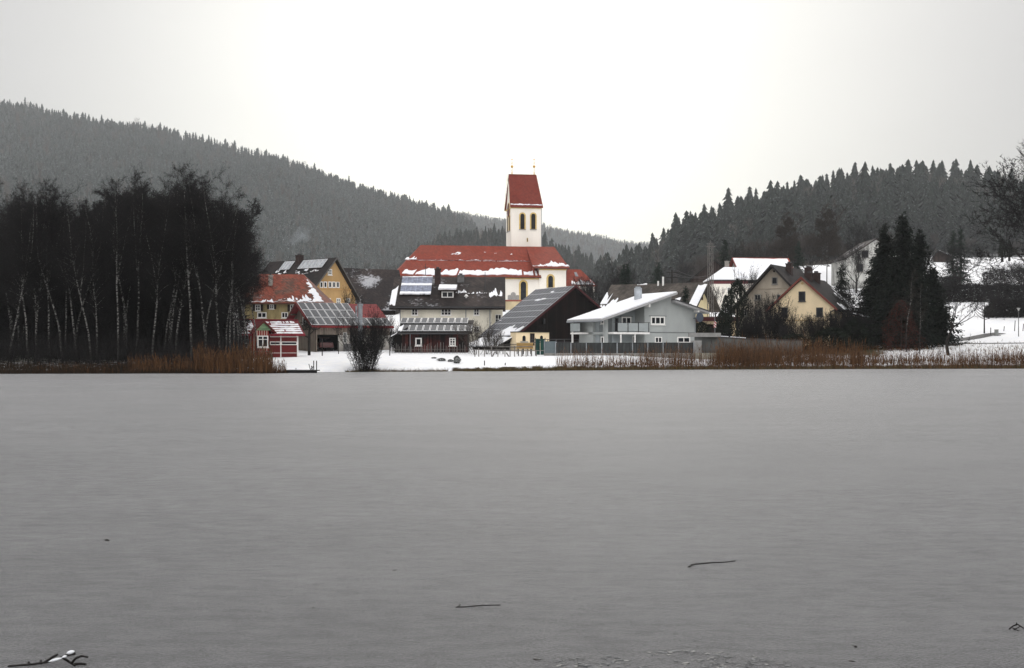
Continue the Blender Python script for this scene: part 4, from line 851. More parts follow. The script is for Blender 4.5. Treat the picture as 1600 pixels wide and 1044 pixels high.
# --- ochre gabled house ----------------------------------------------------------------
def ochre_house():
    b=Bd('gabled_house','tall ochre gabled house with dark roof carrying pale collectors','house',490,185,50,zb=5.2)
    W=b.fx(555); xa=b.fx(521.5); zl=b.fz(490,446.5); zt=b.fz(521,402.5); zr_=b.fz(555,465)-.2; D=b.sy(424,xa)
    b.walls([(0,-1),(W,-1),(W,zr_+.3*(zt-zr_)/(W+.3-xa)-.3),(xa,zt-.3),(0,zl-.2)],0,D,OCHRE)
    ys=-.7; sl=(zt-zl)/xa; rf=b.roof([(-.5,zl-.5*sl+.1),(xa,zt),(W+.3,zr_)],ys,D+.4,T_BLACK,.24)
    q=MB(); q.prism([(xa,ys-.05,zt-.26),(W+.35,ys-.05,zr_-.26),(W+.35,ys-.05,zr_+.02),(xa,ys-.05,zt+.03)],(0,.05,0)); q.prism([(xa,ys-.05,zt-.26),(-.55,ys-.05,zl-.5*sl-.16),(-.55,ys-.05,zl-.5*sl+.12),(xa,ys-.05,zt+.03)],(0,.05,0)); b.part('bargeboard',q,mat('grey_barge',(.09,.085,.08),.8,.2),rf)
    f=rplane((-.5,ys,zl-.5*sl+.1),(-.5,D+.4,zl-.5*sl+.1),(xa,ys,zt),(xa,D+.4,zt)); La=D+1.1; Lb=math.hypot(xa+.5,zt-zl+.5*sl)
    CO=mk_solar('pale_collector',(.33,.35,.37),.3); panels(b,f,.10,.46,.66,.95,6,1,La=La,Lb=Lb,gap=.1,h=.18,cell=CO,fr=.08,name='solar_collector'); panels(b,f,.58,.74,.66,.95,3,1,La=La,Lb=Lb,gap=.1,h=.18,cell=CO,fr=.08,name='solar_collector')
    s=MB()
    for i,(a,bb,l_) in enumerate(((.13,.58,.05),(.2,.56,.05),(.26,.50,.08),(.3,.6,.05),(.4,.54,.05),(.44,.6,.03),(.6,.58,.04),(.67,.52,.04),(.72,.6,.05),(.38,.46,.03))): snow_strip(s,f,a,a+l_,bb,bb+.035,.01,.03,.08,6,i,.1)
    b.part('roof_snow',s,SNOW,rf)
    pt=f(.52,.93,0); b.chimney(pt.x,pt.y,pt.z-1.2,pt.z+1.0,.85,BRICKC)
    b.winp(512,420.5,518.5,430,nx=2,ny=2,fw=.13)
    for i in range(5): p0=499.5+i*6.1+(1.2 if i>=2 else 0); b.winp(p0,440,p0+5,450,nx=1,fw=.13,sill=False)
    b.part('ledge',(lambda q:(q.box(0,-.12,b.fz(520,452.5),W,-.003,b.fz(520,451)),q)[1])(MB()),mat('ochre_ledge',(.48,.28,.1),.8,.1))
    b.part('ledge',(lambda q:(q.box(b.fx(498),-.1,b.fz(510,439.5),b.fx(531),-.003,b.fz(510,438.8)),q)[1])(MB()),mat('ochre_ledge',(.45,.28,.1),.8,.1))
    for p0 in (510.5,525.5,540.5): b.winp(p0,466,p0+6,476,nx=2,ny=2,fw=.12)
    q=MB(); 
    for yy in (2,): q.tube((b.fx(440),0,0),(b.fx(440),0,.1),.1,.1,4)
ochre_house()
def dark_barn():
    b=Bd('barn','low dark barn whose broad snow-flecked roof stands behind the ochre house','barn',537,208,0,zb=6.)
    W=b.fx(617); D=16.; ze=b.fz(580,481); yc=D/2; zt=b.zr(420,W/2,yc); q=MB(); q.prism([(0,0,-1),(0,D,-1),(0,D,ze),(0,yc,zt-.2),(0,0,ze)],(W,0,0)); b.part('wall',q,PLKD)
    xl,xr=-1.2,W+.6; m=MB(); slab(m,[(xl,-.8,ze-.3),(xr,-.8,ze-.3),(xr-.6,yc,zt-.2),(xl-.0,yc,zt+.15)],.2); slab(m,[(xl,D+.8,ze-.3),(xl,yc,zt+.15),(xr-.6,yc,zt-.2),(xr,D+.8,ze-.3)],.2); b.part('roof',m,mat_tiles('snow_flecked_tiles',(.018,.013,.013),moss=(.028,.02,.018),snow=.5,patch=(.50,.60),var=.35))
    q=MB(); q.tube((1,yc,zt),(1,yc,zt+1.2),.04,.03,5); q.box(.5,yc-.02,zt+.8,1.5,yc+.02,zt+.86); b.part('aerial',q,DARKM)
dark_barn()
# --- modern grey house -----------------------------------------------------------------
def modern_house():
    b=Bd('modern_house','modern grey house with sloping snow-covered roof and glass balconies','house',946,133,30)
    W=b.fx(1087); xh=b.fx(1049); ze=b.fz(946,494); zh=b.fz(1049,457.5); z2=b.fz(1048,471); z3=b.fz(1087,482.5); D=b.sy(905,0); xr=b.fx(1007); zf=b.fz(1040,519.5)
    GR=GREYHW; slope=(zh-ze)/xh; zat=lambda x:ze+slope*x
    rec=1.7
    q=MB(); q.prism([(xr,0,-1),(W,0,-1),(W,0,z3-.15),(xh+.003,0,z2-.15),(xh,0,zh-.2),(xr,0,zat(xr)-.2)],(0,D,0)); b.part('wall',q,GR)
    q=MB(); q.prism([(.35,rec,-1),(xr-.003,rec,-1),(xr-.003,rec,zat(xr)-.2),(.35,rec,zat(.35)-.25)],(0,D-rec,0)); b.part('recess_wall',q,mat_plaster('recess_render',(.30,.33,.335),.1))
    q=MB(); q.box(0,0,-1,.34,.5,ze-.12); q.box(0,2.4,-1,.34,3.,ze-.12); q.box(0,D-.4,-1,.34,D,ze-.12); q.box(.0,.503,zf-.25,.34,D-.403,zf); b.part('pillars',q,GR)
    q=MB(); q.box(-1.5,-.9,-.3+0,-1.2,-.6,-.2); 
    # roof
    y0=-.9; y1=D+.8; rf=b.roof([(-1.05,zat(-1.05)),(xh+.15,zat(xh+.15))],y0,y1,mat('pale_roof_edge',(.36,.36,.36),.7,.1,3),.24); f=rplane((-1.05,y0,zat(-1.05)),(-1.05,y1,zat(-1.05)),(xh+.15,y0,zat(xh+.15)),(xh+.15,y1,zat(xh+.15)))
    s=MB(); snow_strip(s,lambda a,bb,h=0:f(bb,a,h),.0,.99,.01,.985,.003,.004,.11,50,3); b.part('roof_snow',s,SNOW,rf)
    rf2=b.roof([(xh-.02,z2+.1),(W+1.3,z3-.35)],y0+.1,y1-.2,mat('pale_roof_edge',(.36,.36,.36)),.2,name='lower_roof'); q=MB(); slab(q,[(xh,y0+.02,z2+.2),(W+1.32,y0+.02,z3-.25),(W+1.32,y1-.2,z3-.25),(xh,y1-.2,z2+.2)],.09); b.part('roof_felt',q,DARKM,rf2)
    q=MB(); q.tube((-1.05,y0,zat(-1.05)-.2),(-1.05,y1,zat(-1.05)-.2),.09,.09,6); b.part('gutter',q,ZINC,rf)
    q=MB(); 
    for x,y in ((xr+.05,-.05),): q.box(x-.06,-.9,zat(x)-.55,x+.06,.0,zat(x)-.25)
    q.box(W-.25,-.8,z3-.4,W-.12,-.003,z3-.2); b.part('rafters',q,WHITE)
    # windows
    b.winp(1016.5,494.5,1038.5,507.5,nx=3,fw=.14); b.winp(1023,526.5,1034,536,nx=2,fw=.1); b.winp(1058,526.5,1078,536,nx=2,fw=.12)
    b.winp(971,495,986,510,rec,nx=2,fw=.13); b.winp(988,525,996,537,rec,nx=1,fw=.1)
    b.win(b.fx(961,rec),zf+.1,b.fx(966,rec),b.fz(963,497,rec),('f',rec),nx=1,fm=DARKM,sill=False,name='door')
    q=MB(); q.box(b.fx(1014),-.06,b.fz(1016,494.3),b.fx(1041),-.003,b.fz(1016,493.2)); q.box(b.fx(969,rec),rec-.1,b.fz(978,495,rec),b.fx(988,rec),rec-.003,b.fz(978,493.6,rec)); b.part('shutter_box',q,mat('mid_grey',(.16,.17,.17),.7,.1))
    q=MB(); q.box(xr,-.03,zf-.06,W,-.003,zf+.04); b.part('floor_line',q,mat('mid_grey',(.16,.17,.17)))
    # gable side balcony
    q=MB(); q.box(.35,-.95,zf-.22,xr-.003,rec-.003,zf-.02); bal=b.part('balcony',q,WHITE)
    GL=mat('frosted_glass',(.30,.33,.33),.35,.1,1,spec=.5)
    n=3
    for i in range(n):
        a0=.9+(xr-1.)*i/n; a1=.9+(xr-1.)*(i+1)/n-.12; q=MB(); q.box(a0,-.98,zf+.08,a1,-.95,zf+.92); b.part('glass_panel',q,GL,bal)
    q=MB(); q.box(.35,-1.0,zf+.98,xr,-.94,zf+1.03)
    for i in range(n+1): x=min(.85+(xr-1.)*i/n,xr-.05); q.box(x-.03,-1.,zf-.02,x+.03,-.94,zf+1.03)
    b.part('railing',q,DARKM,bal); q=MB(); q.box(b.fx(984),-.9,-.6,b.fx(984)+.12,-.78,zf-.22); q.box(b.fx(962),-.9,-.6,b.fx(962)+.12,-.78,zf-.22); b.part('balcony_post',q,WHITE,bal)
    # lake-side face (left): glazed rooms and balcony
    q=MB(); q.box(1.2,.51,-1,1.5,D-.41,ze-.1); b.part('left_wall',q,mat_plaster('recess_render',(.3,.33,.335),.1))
    def sw(p0,r0,p1,r1,x,**k):
        y0_,y1_=b.sy(p0,x),b.sy(p1,x); zz0=b.zr(r1,x,(y0_+y1_)/2); zz1=b.zr(r0,x,(y0_+y1_)/2); b.win(min(y0_,y1_),zz0,max(y0_,y1_),zz1,('s',x,-1),**k)
    sw(910,497,932,519,1.2,nx=4,fw=.09,sill=False,fm=mat('mid_grey',(.16,.17,.17))); sw(912,524,933,538,1.2,nx=4,fw=.09,sill=False,fm=mat('mid_grey',(.16,.17,.17)))
    q=MB(); q.box(-.0,3.,-1,.34,4.6,ze-.12); b.part('pier_wall',q,GR)
    sw(939.5,496,944,506,0,nx=1,fw=.1); sw(939.5,526,944,537,0,nx=1,fw=.1)
    q=MB(); q.box(-1.0,3.2,zf-.2,1.19,D+.2,zf-.02); b2=b.part('balcony',q,WHITE)
    q=MB(); q.box(-1.03,3.3,zf+.08,-1.0,D+.1,zf+.95); q.box(-1.0,D+.17,zf+.08,1.2,D+.2,zf+.95); b.part('glass_panel',q,GL,b2); q=MB(); q.box(-1.06,3.2,zf+.97,-.98,D+.2,zf+1.03); b.part('railing',q,DARKM,b2)
    q=MB(); q.box(-.95,D-.1,-.6,-.8,D+.05,ze-.5); b.part('balcony_post',q,WHITE,b2)
    pt=f(.72,(b.fx(998)+1.5)/(xh+1.65),0); x=b.fx(997,3.); zb_=zat(x); q=MB(); q.tube((x,3.,zb_-.2),(x,3.,b.zr(450,x,3.)),.42,.42,4+6); q.tube((x,3.,b.zr(450,x,3.)),(x,3.,b.zr(448,x,3.)),.28,.28,8); b.part('chimney',q,mat('bright_zinc',(.36,.39,.42),.4,.3,2,spec=.5),rf)
    q=MB(); c=Vector((W-.1,-.75,z3-.95)); 
    for k in range(4): r0,r1=[(.05,.35),(.35,.48),(.48,.52),(.52,.5)][k]; q.tube(c+Vector((0,-.03*k,0)),c+Vector((0,-.03*(k+1),0)),r0,r1,14)
    q.tube(c,c+Vector((-.2,.74,-.1)),.04,.04,5); b.part('satellite_dish',q,mat('dish_grey',(.06,.075,.10),.5,.1))
    q=MB(); x=b.fx(1012); q.tube((W-.12,-.06,-.5),(W-.12,-.06,z3-.4),.05,.05,5); b.part('downpipe',q,ZINC)
modern_house()
# --- brown roofed house behind -----------------------------------------------------------
def brown_house():
    b=Bd('gabled_house','cream house with long brown roof and snow on its lower left corner','house',1079,178,60,zb=5.6)
    W=7.2; xa=3.6; zt=b.fz(1095,441.5); ze=b.fz(1079,472); D=b.sy(958,xa); b.walls([(0,-1),(W,-1),(W,ze-.3),(xa,zt-.3),(0,ze-.3)],0,D,mat_plaster('soft_yellow_render',(.72,.62,.38),.1))
    sl=(zt-ze)/xa; rf=b.roof([(-1.,ze-1.*sl),(xa,zt),(W+1.2,ze-1.2*sl)],-1.3,D+.3,T_BROWN,.25)
    f=rplane((-1.,-1.3,ze-sl),(-1.,D+.3,ze-sl),(xa,-1.3,zt),(xa,D+.3,zt)); s=MB(); snow_strip(s,f,.84,1.,.0,.28,.0,.1,.08,14,3); snow_strip(s,f,.93,1.,.2,.75,.0,.1,.08,7,5); snow_strip(s,f,.7,.86,.0,.16,.0,.06,.08,12,7,.1); snow_strip(s,f,.2,.40,.0,.30,.02,.04,.08,12,8); snow_strip(s,f,.005,.09,.0,.9,.0,.03,.08,6,4); snow_strip(s,f,.62,.72,.96,.99,.0,.02,.1,8,9); b.part('roof_snow',s,SNOW,rf)
    b.winp(1092.5,458,1098,469,nx=1,fm=mat('brown_frame',(.12,.08,.05),.8,.1),fw=.12,sill=False); b.winp(1093,481,1098,489,nx=2,fw=.1,sill=False); b.winp(1085,481,1089,489,nx=1,fw=.1,sill=False)
    for a in (.45,.5): pt=f(a,.93,0); q=MB(); q.tube((pt.x,pt.y,pt.z-.3),(pt.x,pt.y,pt.z+(1.2 if a==.45 else .6)),.14,.14,8); b.part('vent_pipe',q,WHITE,rf)
brown_house()
def gable_simple(name,label,cat,px0,px1,Y,deg,pxa,ra,re,D,wallm,roofm,zb,ov=.6,th=.2,barge=None,wins=(),front=-.6,shut=None,re2=None,nx=2,fm=None):
    b=Bd(name,label,cat,px0,Y,deg,zb=zb); W=b.fx(px1); xa=b.fx(pxa); zt=b.fz(pxa,ra); ze=b.fz(px0,re); z2=b.fz(px1,re2) if re2 else ze
    s1=(zt-ze)/xa; s2=(zt-z2)/(W-xa); b.walls([(0,-1.5),(W,-1.5),(W,z2-th*.6),(xa,zt-th*1.3),(0,ze-th*.6)],0,D,wallm)
    rf=b.roof([(-ov,ze-ov*s1),(xa,zt),(W+ov,z2-ov*s2)],front,D+.4,roofm,th)
    if barge:
        q=MB(); y=front-.05
        q.prism([(-ov-.05,y,ze-ov*s1-th-.05),(xa,y,zt-th-.05),(xa,y,zt+.04),(-ov-.05,y,ze-ov*s1+.03)],(0,.048,0)); q.prism([(W+ov+.05,y,z2-ov*s2-th-.05),(xa,y,zt-th-.05),(xa,y,zt+.04),(W+ov+.05,y,z2-ov*s2+.03)],(0,.048,0)); b.part('bargeboard',q,barge,rf)
    for w_ in wins: b.winp(*w_[:4],nx=w_[4] if len(w_)>4 else nx,fw=.1,fm=fm,shut=shut)
    return b,rf,W,xa,zt,ze,z2
DW=mat_planks('dark_barn_boards',(.035,.025,.022),.25,0,.3)
b,rf,W,xa,zt,ze,z2=gable_simple('barn','dark timber barn with a pointed gable behind the lattice mast','barn',1079,1150,228,-8,1117,405.5,436,12,DW,T_BLACK,11.,ov=.8)
b.chimney(xa+2.2,3.5,zt-2.5,zt-.1,.8,mat('pale_chimney',(.3,.28,.25)))
def white_snow_house():
    b=Bd('white_house','low white house under a thick snow hipped roof beside the lattice mast','house',1114,212,0,zb=8.6)
    W=b.fx(1168); D=8.; ze=b.fz(1140,438); yc=D/2; zt=b.zr(419.5,W/2,yc); b.walls([(0,-1),(W,-1),(W,ze-.6),(0,ze-.6)],0,D,mat_plaster('bright_render',(.80,.76,.68),.06))
    q=MB(); q.box(-.05,-.05,ze-.597,W+.05,D+.05,ze-.0); b.part('eaves_band',q,mat('dark_red_band',(.13,.03,.035),.7,.2))
    e=.4; A=(-e,-e,ze); B=(W+e+3,-e,ze); C=(W+e+3,yc,zt); Dv=(b.fx(1131,yc),yc,zt); Ak=(-e,D+e,ze); Bk=(W+e+3,D+e,ze); m=MB(); slab(m,[A,B,C,Dv],.1); slab(m,[Ak,Dv,C,Bk],.1); slab(m,[A,Dv,Ak],.1); rf=b.part('roof',m,T_BLACK)
    m=MB()
    for P_ in ([A,B,C,Dv],[A,Dv,Ak],[Ak,Dv,C,Bk]): slab(m,[(p[0],p[1],p[2]+.22) for p in P_],.215)
    b.part('roof_snow',m,SNOW,rf); b.winp(1136,449,1142,458,nx=2,fw=.1)
white_snow_house()
def red_ridge_house2():
    b=Bd('gabled_house','pale house with snow-covered roof, red ridge and orange gable trim','house',1160,232,8,zb=11.5)
    W=b.fx(1240); D=8.5; ze=b.fz(1200,429.5); yc=D/2; zt=b.zr(403,W/2,yc); m=MB(); m.prism([(0,0,-1),(0,D,-1),(0,D,ze),(0,yc,zt-.2),(0,0,ze)],(W,0,0)); b.part('wall',m,mat_plaster('pale_grey_render',(.50,.46,.42),.1))
    e=.6; sl=(zt-ze)/yc; rf=b.roof([(-e,ze-e*sl),(yc,zt),(D+e,ze-e*sl)],-.6,W+.5,mat('rusty_roof_metal',(.28,.05,.03),.7,.2),.2,axis='x'); f=rplane((-.6,-e,ze-e*sl),(W+.5,-e,ze-e*sl),(-.6,yc,zt),(W+.5,yc,zt))
    s=MB(); snow_strip(s,f,.01,.975,.0,.95,.0,.006,.18,20,3); b.part('roof_snow',s,SNOW,rf)
    q=MB(); q.prism([(W+.5,-e,ze-e*sl-.3),(W+.5,yc,zt-.3),(W+.5,yc,zt+.05),(W+.5,-e,ze-e*sl+.05)],(.06,0,0)); q.prism([(W+.5,D+e,ze-e*sl-.3),(W+.5,yc,zt-.3),(W+.5,yc,zt+.05),(W+.5,D+e,ze-e*sl+.05)],(.06,0,0)); b.part('bargeboard',q,mat('orange_barge',(.42,.12,.05),.7,.1),rf)
    q=MB(); q.box(-.02,-.05,ze-.5,W+.02,-.003,ze-.3); b.part('eaves_band',q,mat('dark_red_band',(.13,.03,.035),.7,.2))
    b.winp(1180,432,1186,438,nx=2,fw=.1); b.winp(1205,432,1211,438,nx=2,fw=.1)
red_ridge_house2()
# --- beige and yellow houses ----------------------------------------------------------
b,rf,W,xa,zt,ze,z2=gable_simple('gabled_house','stained beige gabled house with dark roof left of the yellow one','house',1149,1269,164,-30,1208,413.5,480,11,BEIGE,T_BLACK,3.0,ov=.5,th=.26,barge=mat('black_barge',(.02,.018,.017),.8),front=-.8,fm=mat('dim_frame',(.22,.21,.19),.8),
    wins=((1206,433,1215,444.5,1),(1179,460,1189,469.5,2),(1213.5,460,1220,469,1),(1158.5,484,1168,494.5,2),(1179.5,484,1189,494.5,2),(1214,484,1222,494.5,2)))
q=MB(); x=b.fx(1209.5); q.tube((x,-.05,b.fz(1209,424)),(x,0,b.fz(1209,424)),.12,.12,8); b.part('vent_hole',q,BLACK)
q=MB(); q.box(0.02,-.06,b.fz(1208,452),W-.02,-.003,b.fz(1208,452)+.12); b.part('ledge',q,mat('stained_ledge',(.30,.26,.2),.9))
b.chimney(xa+.8,4.,zt-1.4,zt+.35,.7,BRICKC); b.chimney(xa+1.6,9.5,zt-2,zt+.1,.8,BRICKC)
b,rf,W,xa,zt,ze,z2=gable_simple('gabled_house','warm yellow gabled house with dark shuttered windows and rust-red verge','house',1205,1303,149.7,-30,1253,433,479,8.8,YEL,T_BLACK,2.2,ov=.5,th=.22,barge=mat('rust_verge',(.14,.035,.025),.7,.2),front=-.35,fm=DARKM,
    wins=((1248,455.5,1258.5,471,1),(1221,480.5,1231,495,1),(1275.5,480.5,1286,495,1),(1221,509,1231,523,1),(1275,509,1285,522,1)))
q=MB(); q.box(0.02,-.05,b.fz(1253,501.5),W-.02,-.003,b.fz(1253,500.2)); b.part('ledge',q,mat('yellow_ledge',(.55,.38,.17),.8))
q=MB(); q.tube((b.fx(1253.5),-.05,b.fz(1253,443)),(b.fx(1253.5),0,b.fz(1253,443)),.14,.14,8); b.part('vent_hole',q,mat('yellow_ledge',(.5,.36,.17),.8))
q=MB(); q.tube((W-.35,-.08,-.8),(W-.35,-.08,ze-.7),.06,.06,5); q.tube((W-.35,-.08,ze-.7),(W+.3,-.3,ze-.45),.06,.06,5); b.part('downpipe',q,DARKM)
b.chimney(xa+.2,2.2,zt-1,zt+.55,.7,BRICKC); b.chimney(xa+.3,4.6,zt-1,zt+.7,.8,BRICKC)
f=rplane((W+.5,-.35,z2-.5*(zt-z2)/(W-xa)),(W+.5,9.2,z2-.5*(zt-z2)/(W-xa)),(xa,-.35,zt),(xa,9.2,zt)); s=MB(); snow_strip(s,f,.3,1.,.0,.14,.0,.05,.09,22,3,.1); snow_strip(s,f,.72,1.,.1,.5,.0,.12,.06,10,4,.25); b.part('roof_snow',s,SNOW,rf)
# side porch with snowy roof
q=MB(); q.box(W+.003,3.,-1,W+2.2,8.5,ze-1.2); b.part('side_porch',q,mat('dark_porch',(.05,.04,.035),.9)); q=MB(); slab(q,[(W+2.7,2.6,ze-1.3),(W+2.7,9.,ze-1.3),(W+.1,9.,ze-.45),(W+.1,2.6,ze-.45)],.15); pr=b.part('porch_roof',q,T_BLACK)
s=MB(); ff=rplane((W+2.7,2.6,ze-1.3),(W+2.7,9.,ze-1.3),(W+.1,2.6,ze-.45),(W+.1,9.,ze-.45)); snow_strip(s,ff,.1,1.,.05,.5,.04,.1,.08,14,4,.1); b.part('porch_snow',s,SNOW,pr)
# --- white house up on the slope, cabin, garage ------------------------------------------
b,rf,W,xa,zt,ze,z2=gable_simple('hillside_house','old whitewashed house up the snowy slope behind the big spruces','house',1322,1416,238,0,1369,372.5,403,11,mat_plaster('patchy_whitewash',(.50,.50,.47),.45,.8),T_DARK,13.6,ov=.2,th=.2,front=-.3,fm=GREYW,
    wins=((1346,391,1357,403,1),(1337.5,412,1349,425.5,1),(1378,391,1389,403,1),(1378,412,1389,425,1)))
b,rf,W,xa,zt,ze,z2=gable_simple('cabin','tiny dark cabin at the top of the snowy meadow','cabin',1458,1488,292,-20,1466,391,401,4,DW,T_BLACK,21.8,ov=.4,wins=())
f=rplane((W+.4,-.6,ze-.3),(W+.4,4.4,ze-.3),(xa,-.6,zt),(xa,4.4,zt)); s=MB(); snow_strip(s,f,.0,1.,.1,.9,.0,.05,.12,12,3); b.part('roof_snow',s,SNOW,rf)
def garage():
    b=Bd('garage','low cream garage with flat dark red roof behind the silver car','garage',1098,163,0)
    W=b.fx(1150); z=b.fz(1120,502); q=MB(); q.box(0,0,-1,.5,5,z); q.box(.503,0,z-.35,W,5,z); q.box(W-.5,0,-1,W,5,z-.353); q.box(.503,4.7,-1,W-.503,5,z-.353); b.part('wall',q,YEL); q=MB(); q.box(-.4,-.5,z+.003,W+.4,5.3,z+.55); b.part('roof',q,mat('dark_red_fascia',(.06,.012,.012),.7,.2)); q=MB(); q.box(.503,2.,-1,W-.503,2.1,z-.36); b.part('door',q,mat('dark_garage_door',(.04,.025,.025),.8))
garage()
car('parked_car',WX(1120,153),153,Hs(WX(1120,153),153)+.0,R(6),mat('silver_car_paint',(.35,.38,.42),.3,.05,1,spec=.5),'silver car parked before the cream garage, half hidden by the wall',True)
# ---------------------------------------------------------------- birch grove
rb=random.Random(21)
BV=[tree_meshes(birch_tree(40+i,18.,lean=.05 if i<4 else .10,c0=[.30,.42,.25,.5,.38,.45][i],dens=[1.2,1.1,1.4,.9,1.,1.2][i],twist=.045+.02*(i%3)),'birch',BIRCH,TWIG) for i in range(6)]
def alder(seed,Hh):
    t=Tree(seed); r=t.r; n=r.randint(3,5)
    for k in range(n):
        a=6.28*k/n; p=Vector((math.cos(a)*.25,math.sin(a)*.25,-.2)); d=Vector((math.cos(a)*.16,math.sin(a)*.16,1)).normalized(); m=10; R0=Hh*.007
        for i in range(m):
            d=(d+Vector((r.gauss(0,.06),r.gauss(0,.06),.04))).normalized(); q=p+d*Hh/m; t.limb.tube(p,q,R0*(1-.9*i/m),R0*(1-.9*(i+1)/m),5,caps=False)
            for j in range(3 if i>0 else 2):
                az=r.uniform(0,6.28); el=r.uniform(.3,1.1); t.grow(p.lerp(q,r.random()),Vector((math.cos(az)*math.cos(el),math.sin(az)*math.cos(el),math.sin(el))),Hh*.13*r.uniform(.6,1.2),R0*.3,0,2,.6,.15,.05,.05,6)
            p=q
    return tree_meshes(t,'alder',BARK,TWIG)
AV=[alder(60+i,12.) for i in range(3)]
OUT_P=[-40,0,20,60,100,115,150,185,215,245,275,300,340,350,375,400,418]; OUT_R=[290,286,272,266,286,272,284,276,238,262,244,250,262,290,282,325,372]
GB='birches of the dark grove on the left shore'
special={7:'birch with the most white trunk, leaning left in the middle of the grove',9:'tall forked birch whose pale limbs show high in the grove crown'}
front=[(12,.0),(44,0),(55,-.03),(76,.02),(99,.10),(104,.06),(121,.09),(142,.10),(153,-.02),(184,0),(197,0),(211,.07),(236,.04),(256,.09),(272,-.10),(299,-.03),(318,.01),(323,-.05),(345,.02),(352,.0),(358,-.02),(366,.03),(373,.02),(381,.0),(393,.01),(402,.03)]
def put_birch(px,Y,lean,k,label,top=None,sc=None):
    row=np.interp(px,OUT_P,OUT_R) if top is None else top; x=WX(px,Y); z=Hs(x,Y); h=WZ(row,Y)-z
    s_=h/18.6; o=place_tree('birch_tree',BV[k],x,Y,rb.uniform(0,6.28),(s_*rb.uniform(.85,1.0),)*2+(s_,),label,'birch',GB); o.rotation_euler=(0,-lean,o.rotation_euler[2]); 
    return o
FL={403:'rightmost birch of the grove, standing left of the striped hut bay',402:'rightmost birch of the grove, standing left of the striped hut bay',393:'tall straight birch second from the right end of the grove',381:'birch third from the right end of the grove, in front of the red farmhouse roof',373:'birch fourth from the right end of the grove',366:'birch fifth from the right end of the grove'}
for i,(px,ln) in enumerate(front):
    Y=rb.uniform(104.5,112); o=put_birch(px,Y,ln,i%6,FL.get(px,'slim leafless birch with white flecked trunk in the dark lakeside grove'),top=np.interp(px,OUT_P,OUT_R)+rb.uniform(-4,42))
for i in range(30):
    px=rb.uniform(-45,385); Y=rb.uniform(112,150); put_birch(px,Y,rb.gauss(0,.03),rb.randrange(6),'slim leafless birch with white flecked trunk in the dark lakeside grove',top=np.interp(px,OUT_P,OUT_R)+rb.uniform(0,55)+(18 if px>330 else 0))
for i in range(44):
    px=rb.uniform(-45,350); Y=rb.uniform(114,160); x=WX(px,Y); row=np.interp(px,OUT_P,OUT_R)+rb.uniform(85,180); s_=(WZ(row,Y)-Hs(x,Y))/12.
    place_tree('alder_tree',AV[i%3],x,Y,rb.uniform(0,6.28),(s_*1.05,s_*1.05,s_),'dark many-stemmed alder filling the space behind the birch trunks','alder','alders inside the lakeside grove')
def brush(name,label,pts,hfun,n,m,w_=.03,spread=.35,kind='stuff',cat='undergrowth',seed=1,parent=None,loc=None):
    r=np.random.RandomState(seed); A=[]
    for (x,y) in pts:
        z=Hs(x,y); h=hfun(x,y)
        for k in range(n):
            b=np.array([x+r.normal(0,.35),y+r.normal(0,.35),z+h*r.uniform(0,.45)-.05]); d=np.array([r.normal(0,spread),r.normal(0,spread),1.]); ln=h*r.uniform(.25,.6); e=b+d*ln; s_=r.normal(0,1,3); s_[2]=0; s_/=np.linalg.norm(s_)+1e-6; s_*=w_*.5
            A+= [b-s_,b+s_,e]
            for q in range(2): t=r.uniform(.2,.9); c=b+(e-b)*t; f=c+np.array([r.normal(0,.5),r.normal(0,.5),r.uniform(-.1,.7)])*ln*.4; A+=[c-s_*.7,c+s_*.7,f]
    V=np.array(A); me=np_mesh(name,V,np.arange(len(V)).reshape(-1,3),m); return tag(link(name,me),label,cat,kind=kind)
pts=[(WX(rb.uniform(-40,385),Y),Y) for Y in [rb.uniform(103.5,150) for _ in range(1500)]]
brush('undergrowth','black tangled undergrowth beneath the birches of the grove',pts,lambda x,y:rb.uniform(1.2,3.6),14,TWIG,.05,seed=3)
# ---------------------------------------------------------------- reeds and grass
def mk_blade(name,c1,c2):
    g=G(name); ge=g.n('ShaderNodeNewGeometry'); return g.fin(g.mix(ge.outputs['Random Per Island'],c1+(1,),c2+(1,)),.85,.1)
REED=mk_blade('reed_straw',(.020,.011,.006),(.165,.080,.034)); GRASS=mk_blade('winter_grass',(.025,.02,.010),(.16,.12,.05)); 
def blades(name,label,spec,m,w_,seed,plume=True,cat='reeds'):
    r=np.random.RandomState(seed); A=[]
    for (p0,p1,d0,d1,h0,h1,n) in spec:
        for k in range(n):
            px=r.uniform(p0,p1); xg=(px-800)/F*118; y=float(shore(xg))+r.uniform(d0,d1); x=WX(px,y)
            if nz2(x*1.,y*1.7,1.4)<-.25 and r.rand()<.75: continue
            z=max(Hs(x,y),-.02)-.03; h=(h0+(h1-h0)*r.beta(1.6,2.2))*(1+.28*float(nz2(x,y,.9))); ln=np.array([r.normal(0,.14),r.normal(0,.1),1.])*h; s_=np.array([r.normal(0,1),r.normal(0,.5),0]); s_/=np.linalg.norm(s_)+1e-6; s_*=w_*r.uniform(.35,.7); b=np.array([x,y,z]); A+=[b-s_,b+s_,b+ln]
            if plume and r.rand()<.35: t=b+ln*.82; e=b+ln*1.06+np.array([r.normal(0,.08),0,0]); A+=[t-s_*1.3,t+s_*1.3,e]
            if r.rand()<.5: t=b+ln*r.uniform(.3,.7); e=t+np.array([r.normal(0,.22),r.normal(0,.15),r.uniform(-.1,.4)]); A+=[t-s_*.5,t+s_*.5,e]
    V=np.array(A); me=np_mesh(name,V,np.arange(len(V)).reshape(-1,3),m); return tag(link(name,me),label,cat,kind='stuff')
